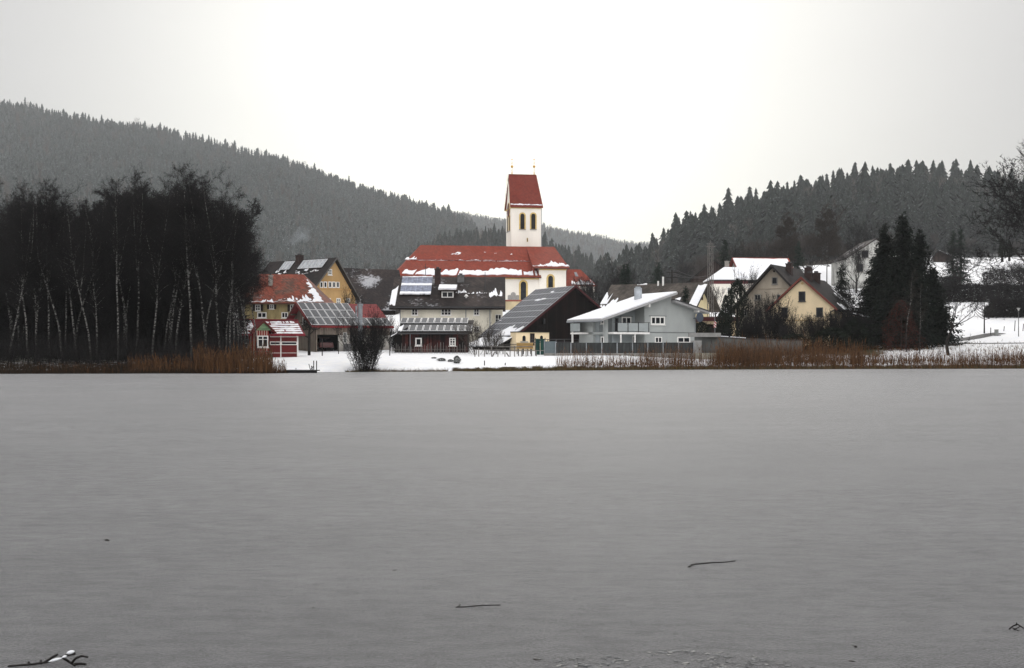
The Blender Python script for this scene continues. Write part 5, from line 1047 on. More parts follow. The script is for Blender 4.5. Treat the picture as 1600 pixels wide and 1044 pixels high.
blades('reed_bed','rust brown reeds standing along the right-hand lake shore',[(868,1000,-.2,3.2,.8,1.9,520),(880,1120,-.3,1.6,.3,.9,1500),(1000,1200,-.4,3.5,1.0,2.3,1300),(1120,1350,-.5,5.,.9,2.6,3600),(1150,1290,-.5,4.,2.0,3.2,500),(1330,1640,-.5,4.,.5,2.0,4300)],REED,.034,5)
blades('reed_bed','orange brown reeds and sedge at the foot of the birch grove',[(60,310,-.3,2.2,.2,.7,900),(200,330,-.2,3.,.5,1.4,1200),(305,425,-.4,4.2,1.0,2.3,3000),(415,447,-.3,2.,.5,1.3,300)],REED,.036,6)
blades('bank_grass','dark tufts of dead grass hanging over the snowy bank',[(540,700,-.25,.25,.12,.3,1500),(725,900,-.3,.5,.15,.38,3600),(840,872,-.2,.5,.4,.75,300),(880,1640,-.4,.2,.15,.45,7000),(560,590,-.2,.8,.1,.3,500)],GRASS,.05,7,False,'grass')
blades('bank_grass','near-black dead grass along the foot of the birch grove',[(-30,450,-.4,.15,.15,.4,3500),(-30,320,-.3,2.,.25,.7,5000)],mk_blade('dark_winter_grass',(.006,.005,.004),(.045,.026,.012)),.05,8,False,'grass')
r=random.Random(9)
pts=[(WX(p,y),y) for p,y in [(r.uniform(1370,1640),r.uniform(133,147)) for _ in range(230)]]
brush('meadow_weeds','brittle brown weeds poking through the snow above the reeds',pts,lambda x,y:r.uniform(.25,.7),5,GRASS,.045,.5,cat='weeds',seed=8)
# ---------------------------------------------------------------- single trees and shrubs
def shrub(seed,Hh,Rr,n,twm,bark=BARK,tw=.035,ntw=4,base=.35,up=.25):
    t=Tree(seed); r=t.r
    for k in range(n):
        a=r.uniform(0,6.28); rr_=math.sqrt(r.random()); el=1.5-rr_*math.atan2(Rr,Hh)*1.5; p=Vector((math.cos(a)*base*rr_,math.sin(a)*base*rr_,-.1))
        t.grow(p,Vector((math.cos(a)*math.cos(el),math.sin(a)*math.cos(el),math.sin(el))),Hh*.55*r.uniform(.8,1.15),Hh*.006,0,2,.35,up,.0,tw,ntw,4,(2,3))
    return tree_meshes(t,'shrub',bark,twm)
def at_tree(name,ms,px,Y,label,cat,group=None,sc=1,rz=0.,dz=0,kids=('trunk','crown')): return place_tree(name,ms,WX(px,Y),Y,rz,sc,label,cat,group,dz,kids)
WB=shrub(71,5.4,.7,30,TWIG,base=.5,tw=.026,ntw=3,up=.45); at_tree('willow_bush',WB,570,110.6,'tall many-stemmed bare willow bush standing alone on the snowy bank','bush',dz=.1,kids=('stems','twigs'))
def pollard():
    t=Tree(5); r=t.r; t.limb.tube((0,0,-.2),(0,0,2.),.16,.13,8); t.limb.tube((0,0,2.),(.1,0,3.1),.13,.09,7); t.limb.tube((0,0,1.8),(-.55,0,2.1),.08,.07,6); t.limb.tube((-.55,0,2.1),(-.6,0,2.6),.07,.06,6); t.limb.tube((0,0,2.1),(.5,.1,2.6),.08,.06,6); t.limb.tube((.1,0,3.),(-.3,0,3.3),.07,.05,6)
    for b in ((.1,0,3.1),(-.6,0,2.6),(.5,.1,2.6),(-.3,0,3.3),(.1,0,2.9)):
        for k in range(9): d=Vector((r.gauss(0,1),r.gauss(0,1),abs(r.gauss(0,.8))+.1)).normalized(); t.grow(Vector(b),d,.55,.03,1,2,.5,.1,0,.03,3)
    return tree_meshes(t,'pollard',BARK,TWIG)
at_tree('pollard_tree',pollard(),483,133,'small knobbly pollarded tree before the timber barn gable','tree')
SB=[shrub(80+i,3.0,1.1,12,TWIGB,tw=.02,ntw=2,up=.35) for i in range(3)]
DB=[shrub(90+i,3.2,1.6,20,TWIG,tw=.028,ntw=3,up=.3) for i in range(3)]
K=('stems','twigs')
for i,(px,Y,s_,lab,m) in enumerate(((744,133,1.1,'thin bare garden bush right of the dark timber shed',SB[0]),(762,134,.95,'bare brown bush by the garden rails left of the snowy lean-to',SB[1]),(603,150,1.2,'bare bush between the timber barn and the cream farmhouse',SB[2]),(590,147,.8,'low dark bush at the right end of the timber barn',DB[0]),
    (612,143,.75,'dark bush at the left corner of the panel-roofed shed',DB[1]),(778,136,.7,'small bare bush beside the garden rails, right of the taller two',SB[2]),
    (930,215,1.9,'bare shrub against the sacristy wall of the church',DB[1]),(1197,148,1.55,'bare bush before the beige gabled house',DB[0]),(1213,144,1.2,'dark bush at the left corner of the warm yellow house',DB[2]),(1245,141,.95,'bare bush under the middle of the yellow gable',SB[0]),
    (1262,140,1.25,'tall bare bush under the right ground-floor window of the yellow house',SB[1]),(1283,140,1.1,'brown bare bush at the right corner of the yellow house',DB[1]),(1300,141,1.15,'dark bush right of the yellow house downpipe',DB[2]),(1322,142,1.3,'dark dense bush before the porch of the yellow house',DB[0]),
    (1338,141,1.1,'dark bush left of the copper coloured beech',DB[1]),(1180,146,1.0,'dark low bush behind the snow-capped retaining wall',DB[1]),(1228,139.5,.75,'low dark bush at the foot of the yellow gable wall',DB[0]),
    (1090,150,.9,'dark bush beside the right wall of the modern grey house',DB[2]))): at_tree('garden_bush',m,px,Y,lab,'bush','bare bushes in the village gardens',s_,i*1.3,kids=K)
def dense_bush(seed,Hh,Rr,needle,name,cone=.0,n=5200,trunk=True,sz=.16):
    r=random.Random(seed); tw=[]
    lob=[(r.uniform(-.5,.5)*Rr,r.uniform(-.5,.5)*Rr,r.uniform(.2,.9)*Hh,r.uniform(.35,.6)) for _ in range(9)]
    for i in range(n):
        z=r.random()**(1.+cone*.5); pr=(1-z)**.7*cone+(1-cone)*math.sin(min(1,z*.9+.12)*math.pi)**.5; a=r.uniform(0,6.28); bump_=1+.22*math.sin(a*3+z*7+seed)+.14*math.sin(a*7-z*11); rad=Rr*pr*bump_*r.uniform(.25,1.)**.4
        p=Vector((math.cos(a)*rad,math.sin(a)*rad,z*Hh)); d=Vector((math.cos(a)*.7+r.gauss(0,.6),math.sin(a)*.7+r.gauss(0,.6),r.gauss(.2,.6))).normalized()*sz*r.uniform(.6,1.6); s_=d.cross(Vector((r.gauss(0,1),r.gauss(0,1),r.gauss(0,1)))).normalized()*sz*.3
        tw.append((tuple(p-s_),tuple(p+s_),tuple(p+d)))
    V=np.array(tw,dtype=np.float32).reshape(-1,3); mb=MB(); mb.tube((0,0,-.3),(0,0,Hh*.8),.09,.02,6)
    return mb.mesh(name+'_trunk',BARK),np_mesh(name+'_crown',V,np.arange(len(V)).reshape(-1,3),needle)
DARKN=mk_needle('dark_evergreen',(.006,.009,.006),(.014,.020,.012))
EB=[dense_bush(10+i,1.,.5,DARKN,'evergreen',.0,2600,sz=.07) for i in range(3)]; CO=[dense_bush(20+i,1.,.22,DARKN,'thuja',.6,2600,sz=.045) for i in range(2)]
def evergreen(px,Y,r0,r1,wpx,label,ms=None,cat='bush',name='evergreen_bush'):
    x=WX(px,Y); z=Hs(x,Y) if r1 is None else WZ(r1,Y); h=WZ(r0,Y)-z; w_=wpx*Y/F; ms=ms or EB[int(px)%3]; bw=1.0 if ms in EB else .44
    o=empty(name,(x,Y,z),px,label,cat); o.scale=(w_/bw,w_/bw,h); link('stem',ms[0],o); link('foliage',ms[1],o)
for a in ((678,119.5,558,None,8,'smallest black clump on the snow before the shed'),(690,118,559.5,None,13,'wide low black clump lying on the snow before the shed'),(704,117.5,561.5,None,9,'small black clump left of the tallest one on the snow'),(714,116.6,556,None,11,'tallest black clump on the snow between shed and lake')): evergreen(*a)
evergreen(1096,147,503,532,26,'square black hedge bush right of the modern grey house'); evergreen(1128,152,486,532,20,'black evergreen bush before the cream garage')
evergreen(1152,154,438,536,36,'broad dark evergreen tree standing before the beige gabled house',EB[1],'tree','evergreen_tree'); evergreen(1134,158,462,530,20,'narrower dark evergreen left of the broad one',CO[0],'tree','evergreen_tree')
evergreen(1172,148,507,540,40,'low rounded dark bush under the beige house windows'); evergreen(1240,137.5,522,552,55,'sprawling black bush before the yellow house'); evergreen(1300,138,512,556,60,'large black bush before the right corner of the yellow house'); evergreen(1335,140,500,556,50,'large black bush between the yellow house and the big spruces')
evergreen(1566,230,373,401,12,'left of the two clipped columnar thujas on the hillside',CO[1],'thuja','thuja'); evergreen(1577,230,377,401,10,'right of the two clipped columnar thujas on the hillside',CO[0],'thuja','thuja')
for i,(px,Y,r0,wp,lab) in enumerate(((1411,146,329,62,'tallest black spruce of the big clump beside the yellow house'),(1383,149,347,60,'second tallest spruce, left in the big black clump'),(1437,148,356,58,'slender-topped spruce at the right of the big black clump'),(1362,151,425,56,'lower spruce on the left edge of the big black clump'),(1374,154,378,50,'spruce half hidden behind the left of the big black clump'),(1458,147,415,50,'lower spruce on the right edge of the big black clump'),(1470,145,470,34,'small dark spruce right of the big clump'),(1398,140,400,56,'spruce standing in front of the big black clump'),(1425,141,395,56,'spruce in front of the clump behind the thin white birch'),
    (1315,168,414,34,'single small spruce on the snow behind the yellow house'),(1028,205,409,30,'dense single spruce behind the brown roof, left of the power pole'),(974,212,411,13,'left one of the two narrow spruces behind the brown roof'),(981,212,409,13,'right one of the two narrow spruces behind the brown roof'),(1071,160,448,20,'small dark spruce rising behind the modern house roof'),(1133,245,372,32,'spruce on the hillside behind the dark gabled barn'),(876,262,398,14,'small spruce top showing behind the church choir'),(1247,250,375,22,'dark spruce behind the house with the red ridge'),
    (1489,236,358,24,'left one of two small spruces within the round bare tree'),(1501,236,355,24,'right one of two small spruces within the round bare tree'))):
    x=WX(px,Y); z=Hs(x,Y)-.1; h=WZ(r0,Y)-z; R_=wp*Y/F/2
    ms=spruce(700+i,h,max(R_,.9)*2.15,'spruce',NEEDLE if i<10 else mk_needle('spruce_green',(.010,.018,.013),(.024,.040,.028)) if i==10 else bpy.data.materials['spruce_green'],dens=1.9 if i<9 else 1.); o=empty('spruce_tree',(x,Y,z),0,lab,'spruce'); link('trunk',ms[0],o); link('crown',ms[1],o)
ms=dense_bush(33,5.4,2.2,COPPER,'beech',.7,3000,sz=.13); at_tree('copper_beech',ms,1408,136.5,'reddish brown bushy beech before the big black spruces','beech')
LB=[tree_meshes(birch_tree(140+i,10.,lean=.03,c0=.35,dens=.45),'birch',BIRCH,TWIGB) for i in range(2)]
at_tree('birch_tree',LB[0],1416,134.5,'thin young white birch before the copper beech','birch',sc=.85); at_tree('birch_tree',LB[1],1437,134,'slender white birch stem right of the copper beech','birch',sc=.72)
HBm=[tree_meshes(birch_tree(150+i,15.,lean=.02,c0=.2,dens=1.4,spread=.95,tw=.055),'birch',BIRCH,TWIGB) for i in range(2)]
for px,r0,lab in ((1292,318,'tall weeping birch on the hillside above the beige house'),(1230,331,'weeping birch left of the tallest one on the hillside')):
    Y=255; x=WX(px,Y); z=Hs(x,Y); at_tree('birch_tree',HBm[px%2],px,Y,lab,'birch',sc=(WZ(r0,Y)-z)/15.3)
BT=[bare_far_tree(600+i,10.,spread=.55,tw=.032,ntw=3,kids=(2,3),maxd=3,up=.28,trunk=.18) for i in range(3)]
for i,(px,Y,r0,lab,w_) in enumerate(((1500,232,366,'round dark bare tree in the middle of the snowy meadow',1.35),(1338,226,368,'bare tree before the left corner of the old white hillside house',1.1),(1355,262,330,'wide bare tree behind the old white hillside house',1.2),(1572,222,402,'dark bare bush on the right side of the snowy meadow',1.7),(1600,221,398,'dark bare bush at the right edge of the meadow',1.7),(1168,172,405,'bare tree between the white house and the beige gable',.7),(1118,190,438,'bare shrub under the lattice mast',1.2),(962,220,405,'bare brown tree left of the two narrow spruces',1.3),(1160,250,372,'bare tree behind the snow-covered roof with the red ridge',1.1),(1205,262,372,'bare tree behind the red ridge, left of the weeping birches',1.1),(1330,150,430,'dark bare tree over the porch roof of the yellow house',.8),(550,170,440,'bare tree before the dark barn roof',.8),(1545,180,440,'bare bush above the black hedge of the meadow',1.2),(1190,158,455,'tangled bare tree before the beige gable wall',.8),(1440,240,372,'dark bare tree behind the slender-topped spruce',1.2),(1475,205,432,'low bare shrub on the meadow behind the long black hedge',1.6))):
    x=WX(px,Y); z=Hs(x,Y); s_=(WZ(r0,Y)-z)/9.6; at_tree('bare_tree',BT[i%3],px,Y,lab,'tree',sc=(s_*w_,s_*w_,s_),rz=i*.9)
for i in range(26):
    px=r.uniform(1085,1420); Y=r.uniform(262,330); x=WX(px,Y); at_tree('bare_tree',fb[i%3] if i%2 else BT[i%3],px,Y,'leafless grey tree at the foot of the wood above the village roofs','tree','bare trees at the foot of the hillside wood',r.uniform(.45,.75)*(1 if i%2 else 1.3),i)
for i in range(16):
    px=r.uniform(905,1075); Y=r.uniform(300,420); at_tree('bare_tree',BT[i%3],px,Y,'soft brown leafless tree in the hazy valley behind the brown roof','tree','bare trees in the valley behind the village',r.uniform(1.,1.5),i)
def oak():
    t=Tree(77); r_=t.r; t.limb.tube((0,0,-.5),(0,0,4),.55,.42,9,caps=False); t.limb.tube((0,0,4),(.3,.2,8),.42,.3,8,caps=False); t.limb.tube((.3,.2,8),(.2,.2,18.5),.3,.10,7,caps=False)
    for k in range(17):
        z=8.+10.*k/17; a=k*2.4; e=.12+.055*k*.6; t.grow(Vector((.2,.1,z)),Vector((math.cos(a)*math.cos(e),math.sin(a)*math.cos(e),math.sin(e))),5.6*(1-.028*k),.15,0,3,.62,.08,.0,.06,3,3,(2,3))
    for k in range(5): a=3.0+.25*k; z=9.5+2.*k; t.grow(Vector((.2,.1,z)),Vector((math.cos(a),math.sin(a)*.5,.18)).normalized(),6.2-.5*k,.17,0,3,.6,.06,.0,.06,4,3,(2,3))
    return tree_meshes(t,'oak',BARK,TWIG)
at_tree('oak_tree',oak(),1670,136,'wide spreading bare oak reaching in at the right edge','oak',sc=.96)
def crooked():
    t=Tree(8); t.limb.tube((0,0,-.2),(-.2,0,1.2),.16,.13,7,caps=False); t.limb.tube((-.2,0,1.2),(.35,0,2.5),.13,.09,7,caps=False); t.limb.tube((-.1,0,.9),(1.1,.2,1.0),.09,.04,6,caps=False)
    for d in ((.3,0,1),(.8,0,.6),(-.5,0,.9),(.1,.6,.8),(.6,-.4,.7)): t.grow(Vector((.35,0,2.5)),Vector(d).normalized(),2.2,.06,0,2,.5,.2,0,.03,3)
    for d in ((1,0,.3),(.8,.3,.1)): t.grow(Vector((1.1,.2,1.)),Vector(d).normalized(),1.,.03,1,2,.5,.1,0,.03,3)
    return tree_meshes(t,'crooked',BARK,TWIG)
at_tree('crooked_tree',crooked(),1482,134,'crooked dark bare tree leaning over the reeds','tree',sc=1.15)
def vase():
    t=Tree(12); t.limb.tube((0,0,-.1),(0,0,4.4),.10,.03,7,caps=False)
    for k in range(11):
        a=k*2.1; p=Vector((0,0,1.7+.12*k)); d=Vector((math.cos(a),math.sin(a)*.8,.05)).normalized(); 
        for i in range(7): d=(d+Vector((0,0,.26))).normalized(); q=p+d*.42; t.limb.tube(p,q,.045*(1-i/8),.045*(1-(i+1)/8),4,caps=False); t.twig(q,q+d*.3+Vector((t.r.gauss(0,.15),t.r.gauss(0,.15),.1)),.025); p=q
    return tree_meshes(t,'vase',BARK,TWIG)
at_tree('young_tree',vase(),1538,160,'young vase-shaped tree beside the path on the snow','tree')
def hedge(name,label,p0,p1,Y,r0,r1,dep=1.4,n=9000,taper=0.):
    """clipped leafless hedge: thousands of short twigs packed between two straight faces"""
    x0,x1=WX(p0,Y),WX(p1,Y); rr_=np.random.RandomState(int(p0)); A=[]; z0=WZ(r1,Y); h=WZ(r0,Y)-z0
    for i in range(int(n*1.8)):
        t=rr_.rand(); x=x0+(x1-x0)*t; hh=h*min(1,.25+t*6 if taper else 1)*(1+.08*math.sin(x*1.3)); y=Y+(rr_.rand()-.5)*dep; z=Hs(x,y); top=max(z0+hh-z,.5); b=np.array([x,y,z+rr_.rand()*top*.92]); d=rr_.normal(0,.28,3); d[2]=abs(d[2]); s_=rr_.normal(0,.035,3); A+=[b-s_,b+s_,b+d]
    V=np.array(A); o=empty(name,(0,0,0),0,label,'hedge'); me=np_mesh(name,V,np.arange(len(V)).reshape(-1,3),TWIG); link('twigs',me,o); return o
hedge('hedge','long black hedge crossing the upper part of the snowy meadow',1452,1640,205,443,463,1.6,12000,1); hedge('hedge','lower black hedge right of the young vase-shaped tree',1540,1660,182,466,488,1.6,9000,1); hedge('hedge','thin dark hedge line high on the meadow at the right edge',1535,1640,232,419,428,1.2,5000,1); hedge('hedge','low dark hedge strip left of the round bare tree',1455,1500,222,431,436,1.,2200,1)
# ---------------------------------------------------------------- fences, walls, poles
def on(px,Y): x=WX(px,Y); return x,Y,Hs(x,Y)
def panel_fence(name,label,p0,Y0,p1,Y1,r0a,r0b,n,m,th=.06,base=None):
    x0,x1=WX(p0,Y0),WX(p1,Y1); o=empty(name,(x0,Y0,Hs(x0,Y0)),math.atan2(Y1-Y0,x1-x0),label,'fence'); L_=math.hypot(x1-x0,Y1-Y0); zb=o.location.z; za,zc=WZ(r0a,Y0)-zb,WZ(r0b,Y1)-zb
    for i in range(n):
        a,b=L_*i/n,L_*(i+1)/n; z=za+(zc-za)*(i+.5)/n; q=MB(); q.box(a+.05,-th/2,.25,b-.05,th/2,z-.03); q.box(a+.05,-th/2-.02,z-.0299,b-.05,th/2+.02,z+.02); q.build('panel',m,o)
    for i in range(n+1): a=L_*i/n; z=za+(zc-za)*i/n; q=MB(); q.box(a-.045,-.07,-.5,a+.045,.07,z+.05); q.build('post',ZINC,o)
    q=MB(); q.box(0,-.1,-.6,L_,.1,.245); q.build('kerb',base or mat('grey_concrete',(.20,.195,.18),.9,.3,2),o); return o
FP=mat_planks('grey_fence_boards',(.042,.045,.045),.35,0,.12,(.034,.037,.037)); panel_fence('panel_fence','long grey board fence in front of the modern grey house',868,127.,1084,127.5,536,535.5,9,FP)
BL=mat('blue_grey_panel',(.12,.15,.16),.6,.15,1); panel_fence('panel_fence','short blue grey screen fence between the green gate and the board fence',851,128,869,127.2,532.5,535,1,BL)
def gate():
    x,y,z=on(837,129); o=empty('garden_gate',(x,y,z),0,'dark green double gate beside the small ochre annex','gate'); h=WZ(529.5,129)-z; w_=14*129/F
    for i in (0,1): q=MB(); q.box(w_*.5*i+.02,-.04,.08,w_*.5*(i+1)-.02,.04,h); q.build('leaf',mat_planks('green_gate_boards',(.015,.05,.042),.2,0,.2),o)
    for a in (-.06,w_+.0): q=MB(); q.box(a,-.07,-.3,a+.08,.07,h+.1); q.build('post',DARKM,o)
gate()
def rail_fence(name,label,p0,p1,Y,posts,rails,m=GREYW,r1=None,props=()):
    o=empty(name,on(p0,Y),0,label,'fence'); x0=o.location.x; zb=o.location.z
    for (px,r0) in posts:
        x=WX(px,Y)-x0; q=MB(); zg=Hs(x+x0,Y)-zb; q.box(x-.045,-.045,zg-.3,x+.045,.045,WZ(r0,Y)-zb); q.build('post',m,o)
    for (a,ra,b,rb_) in rails: q=MB(); q.tube((WX(a,Y)-x0,-.07,WZ(ra,Y)-zb),(WX(b,Y)-x0,-.07,WZ(rb_,Y)-zb),.035,.035,5); q.build('rail',m,o)
    for (a,ra,b,rb_) in props: q=MB(); q.tube((WX(a,Y)-x0,.08,WZ(ra,Y)-zb),(WX(b,Y)-x0,.08,WZ(rb_,Y)-zb),.07,.06,6); q.build('prop',GREYW,o)
    return o
rail_fence('rail_fence','open grey wooden rail fence across the snowy garden',736,852,126,[(742,546),(748,544),(757,545),(768,541),(778,546),(789,545),(797,543),(804,541),(815,546),(822,545),(830,545),(838,547)],[(760,541,832,541.5),(738,546.5,850,548),(740,558,815,559.5)],props=((797,560,791,551),(768,560,773,550)))
rail_fence('rail_fence','dark wooden rails behind the garden, under the snowy lean-to',775,835,134,[(776,534),(786,535),(797,535),(808,538),(818,538),(829,538)],[(772,538,832,538.5),(772,543,832,543.5)],m=mat('dark_rails',(.05,.045,.04),.9,.3,3))
rail_fence('wire_fence','thin metal railing above the ochre annex wall',828,905,137,[(829,531),(842,530),(856,530),(869,530),(882,530),(895,530),(904,530)],[(828,531,905,530),(828,535,905,534.5)],m=DARKM)
def pickets():
    Y=135.6; o=empty('picket_fence',on(612,Y),0,'leaning grey pickets along the front of the dark timber shed','fence'); x0,zb=o.location.x,o.location.z; rp=random.Random(4); k=0; px=613.
    while px<736:
        x=WX(px,Y)-x0; zg=Hs(x+x0,Y)-zb; q=MB(); t=rp.uniform(-.07,.07); h=rp.uniform(.7,1.2); q.tube((x,0,zg-.1),(x+t,0,zg+h),.028,.022,4); q.build('picket',GREYW,o); px+=rp.uniform(1.6,4.5)
    q=MB(); q.tube((0,.05,.45+Hs(x0,Y)-zb),(WX(735,Y)-x0,.05,.45+Hs(WX(735,Y),Y)-zb),.02,.02,4); q.build('rail',GREYW,o)
pickets()
def stake(px,Y,r0,label,lean=0.,w_=.05,nm='stake'):
    x,y,z=on(px,Y); h=WZ(r0,Y)-z; o=empty(nm,(x,y,z),0,label,'stake'); q=MB(); q.tube((0,0,-.3),(lean,0,h-.05),w_,w_*.9,6); q.build('shaft',BARK,o); q=MB(); q.tube((lean,0,h-.05),(lean,0,h),w_*1.25,w_*1.1,6); q.build('cap',DARKM,o)
stake(503.5,131,530,'thicker stake in the snow before the open barn bay',0,.06); stake(529,136,533,'thin stake in the snow under the small barn window'); stake(757,115.5,563.5,'shore stake left of the other at the snowy bank'); stake(789,116,567,'shorter shore stake at the snowy bank',.03); stake(609,130,535,'dark stake left of the panel-roofed shed'); stake(1548,158,512,'short post right of the young vase-shaped tree')
for i,px in enumerate((1568,1585,1598)): stake(px,163,(510,501,506)[i],('short leaning stake left of the street lamp','taller leaning stake just left of the street lamp','stake at the right edge beyond the street lamp')[i],.1)
def pier():
    Y=106.2; x0,x1=WX(447,Y),WX(498,Y); o=empty('pier',(x0,Y,0),0,'low dark wooden landing stage with ladder posts at the lake edge','pier'); W=x1-x0
    q=MB(); q.box(0,-.9,.16,W,.7,.24); q.build('deck',mat_planks('dark_deck',(.035,.032,.03),.14,0,.4),o); q=MB(); q.box(0,-.93,-.02,W,-.903,.2); q.build('skirt',BLACK,o)
    for a in (.1,W*.5,W-.1): q=MB(); q.tube((a,-.8,-.5),(a,-.8,.155),.07,.07,7); q.build('pile',BARK,o)
    for px in (492.6,497): a=WX(px,Y)-x0; q=MB(); q.box(a-.035,-.85,.243,a+.035,-.78,WZ(563.5,Y)); q.build('post',BARK,o)
    a=WX(490,Y)-x0; q=MB(); q.tube((a-.15,-.7,.243),(a-.28,-.7,.75),.03,.03,5); q.tube((a,-.7,.243),(a-.05,-.7,.6),.05,.05,5); q.tube((a+.1,-.7,.55),(a-.12,-.7,.3),.03,.03,5); q.build('ladder',BARK,o)
    q=MB(); a=WX(465,Y)-x0; q.tube((a,-.8,.243),(a,-.8,.42),.03,.03,6); q.build('bollard',GREYW,o)
pier()
def retaining():
    o=empty('retaining_wall',(WX(1086,129),129,1.2),0,'grey retaining wall with snow on its sloping coping beside the modern house','wall'); q=MB(); x1=WX(1250,133)-o.location.x
    za=WZ(524.5,129)-1.2; zm=WZ(530,131)-1.2; zb=WZ(533,133)-1.2; xm=WX(1165,131)-o.location.x; q.prism([(0,0,-1),(x1,3,-1),(x1,3,zb),(xm,2,zm),(0,0,za)],(0,.4,0)); q.build('masonry',mat_plaster('wall_concrete',(.12,.125,.12),.4,.7),o)
    q=MB(); 
    for (a,ya,z0,b,yb,z1) in ((0,0,za,xm,2,zm),(xm,2,zm,x1,3,zb)): q.prism([(a,ya-.1,z0+.003),(b,yb-.1,z1+.003),(b,yb-.1,z1+.10),(a,ya-.1,z0+.10)],(0,.6,0))
    c=q.build('coping',mat('dark_coping',(.05,.05,.05),.9),o); f=rplane((0,-.1,za+.103),(xm,1.9,zm+.103),(0,.5,za+.103),(xm,2.5,zm+.103)); s=MB(); snow_strip(s,f,.4,1.,.0,1.,.02,.1,.06,26,4,.2); s.build('snow_cap',SNOW,c)
    q=MB(); q.box(-.4,-.5,-1,.6,-.003,za-.5); q.box(-.6,-.1,za-.25+.12,2.6,.7,za+.28); q.build('pier_block',mat('pale_concrete',(.26,.26,.25),.9,.2,2),o)
    q=MB(); q.box(-.2,-1.4,-1,3.4,-.9,.38); q.build('step',mat('worn_concrete',(.24,.23,.19),.9,.3,2),o)
retaining()
def lattice_mast():
    Y=172; x,y,z=on(1110,Y); h=WZ(380,Y)-z; o=empty('lattice_mast',(x,y,z),.3,'tall grey lattice mast rising behind the modern house','mast'); wd=.32
    for a in (-1,1):
        for b in (-1,1): q=MB(); q.tube((a*wd,b*wd,-.3),(a*wd*.8,b*wd*.8,h),.045,.04,4); q.build('leg',GREYW,o)
    q=MB(); n=int(h/.7)
    for i in range(n):
        z0,z1=h*i/n,h*(i+1)/n; k=wd*(1-.2*i/n); s_=1 if i%2 else -1
        for (a,b,c,d) in ((-1,-1,1,-1),(1,-1,1,1),(1,1,-1,1),(-1,1,-1,-1)): q.tube((a*k*s_,b*k,z0),(c*k*s_,d*k,z1),.022,.022,3); q.tube((a*k,b*k,z1),(c*k,d*k,z1),.022,.022,3)
    q.build('bracing',GREYW,o); q=MB(); q.tube((0,0,h),(0,0,h+.5),.03,.03,5); q.box(-.7,-.05,h-.5,.7,.05,h-.4); q.build('crossarm',GREYW,o)
lattice_mast()
def power_pole():
    Y=192; x,y,z=on(1050,Y); h=WZ(422,Y)-z; o=empty('power_pole',(x,y,z),0,'dark wooden power pole with two crossarms behind the snowy grey-house roof','pole'); q=MB(); q.tube((0,0,-.5),(0,0,h),.16,.11,8); q.build('post',BARK,o)
    for k in (.35,1.1):
        q=MB(); q.box(-.85,-.08,h-k-.06,.85,.08,h-k+.06); c=q.build('crossarm',BARK,o)
        for a in (-.75,-.3,.3,.75): q=MB(); q.tube((a,0,h-k+.063),(a,0,h-k+.3),.06,.05,6); q.build('insulator',DARKM,c)
    for i,(a,zz) in enumerate(((-.75,.05),(.75,.05),(.3,.8))):
        m_=MB(); p0=Vector((x+a,Y,z+h-zz)); p1=Vector((WX(1112,225),225,WZ(433,225)+i*.35)); prev=p0
        for k in range(1,13): t=k/12; q_=p0.lerp(p1,t)-Vector((0,0,1.2*4*t*(1-t)*.5)); m_.tube(prev,q_,.018,.018,3,caps=False); prev=q_
        tag(m_.build('power_line',DARKM),('upper left','upper right','lowest')[i]+' wire running from the power pole to the dark barn','wire','power lines')
power_pole()
def lamp():
    Y=156; x,y,z=on(1591.5,Y); h=WZ(481,Y)-z; o=empty('street_lamp',(x,y,z),0,'slim street lamp with small flat head by the snowy path','street lamp'); q=MB(); q.tube((0,0,-.2),(0,0,h-.35),.06,.04,8); q.build('post',mat('galvanised',(.12,.12,.12),.5),o)
    q=MB(); q.tube((0,0,h-.35),(0,0,h-.08),.07,.15,10); hd=q.build('lamp_glass',mat('milk_glass',(.45,.45,.43),.4),o); q=MB(); q.tube((0,0,h-.08),(0,0,h),.30,.12,12); q.build('lamp_cap',mat('galvanised',(.12,.12,.12)),hd)
lamp()
def cabinet():
    x,y,z=on(1557,157); o=empty('utility_box',(x,y,z),0,'small grey utility box standing in the snow near the path','utility box'); q=MB(); q.box(-.2,-.15,-.1,.2,.15,.72); q.build('housing',mat('grey_plastic',(.22,.23,.22),.7,.1),o); q=MB(); q.box(-.23,-.18,.723,.23,.18,.77); q.build('lid',mat('pale_lid',(.35,.35,.34),.6),o); q=MB(); q.box(-.28,-.2,-.1,.45,.2,.05); q.build('plinth',DARKM,o)
cabinet()
def chevron_sign():
    Y=146; x,y,z=on(1117,Y); o=empty('road_sign',(x,y,z),0,'narrow red and white striped board on a thin pole by the car','sign'); h=WZ(488,Y)-z; q=MB(); q.tube((0,0,-.2),(0,0,h),.03,.03,6); q.build('post',ZINC,o)
    z0,z1=WZ(512,Y)-z,WZ(502.5,Y)-z; q=MB(); q.box(-.14,-.07,z0,.14,-.035,z1); g=G('red_white_stripes'); s_=g.xyz(); d=g.m('FRACT',g.m('MULTIPLY',g.m('ADD',s_[0],s_[2]),3.2)); q.build('board',g.fin(g.mix(g.m('GREATER_THAN',d,.5),(.65,.63,.6,1),(.4,.02,.02,1)),.5,.3),o)
chevron_sign()
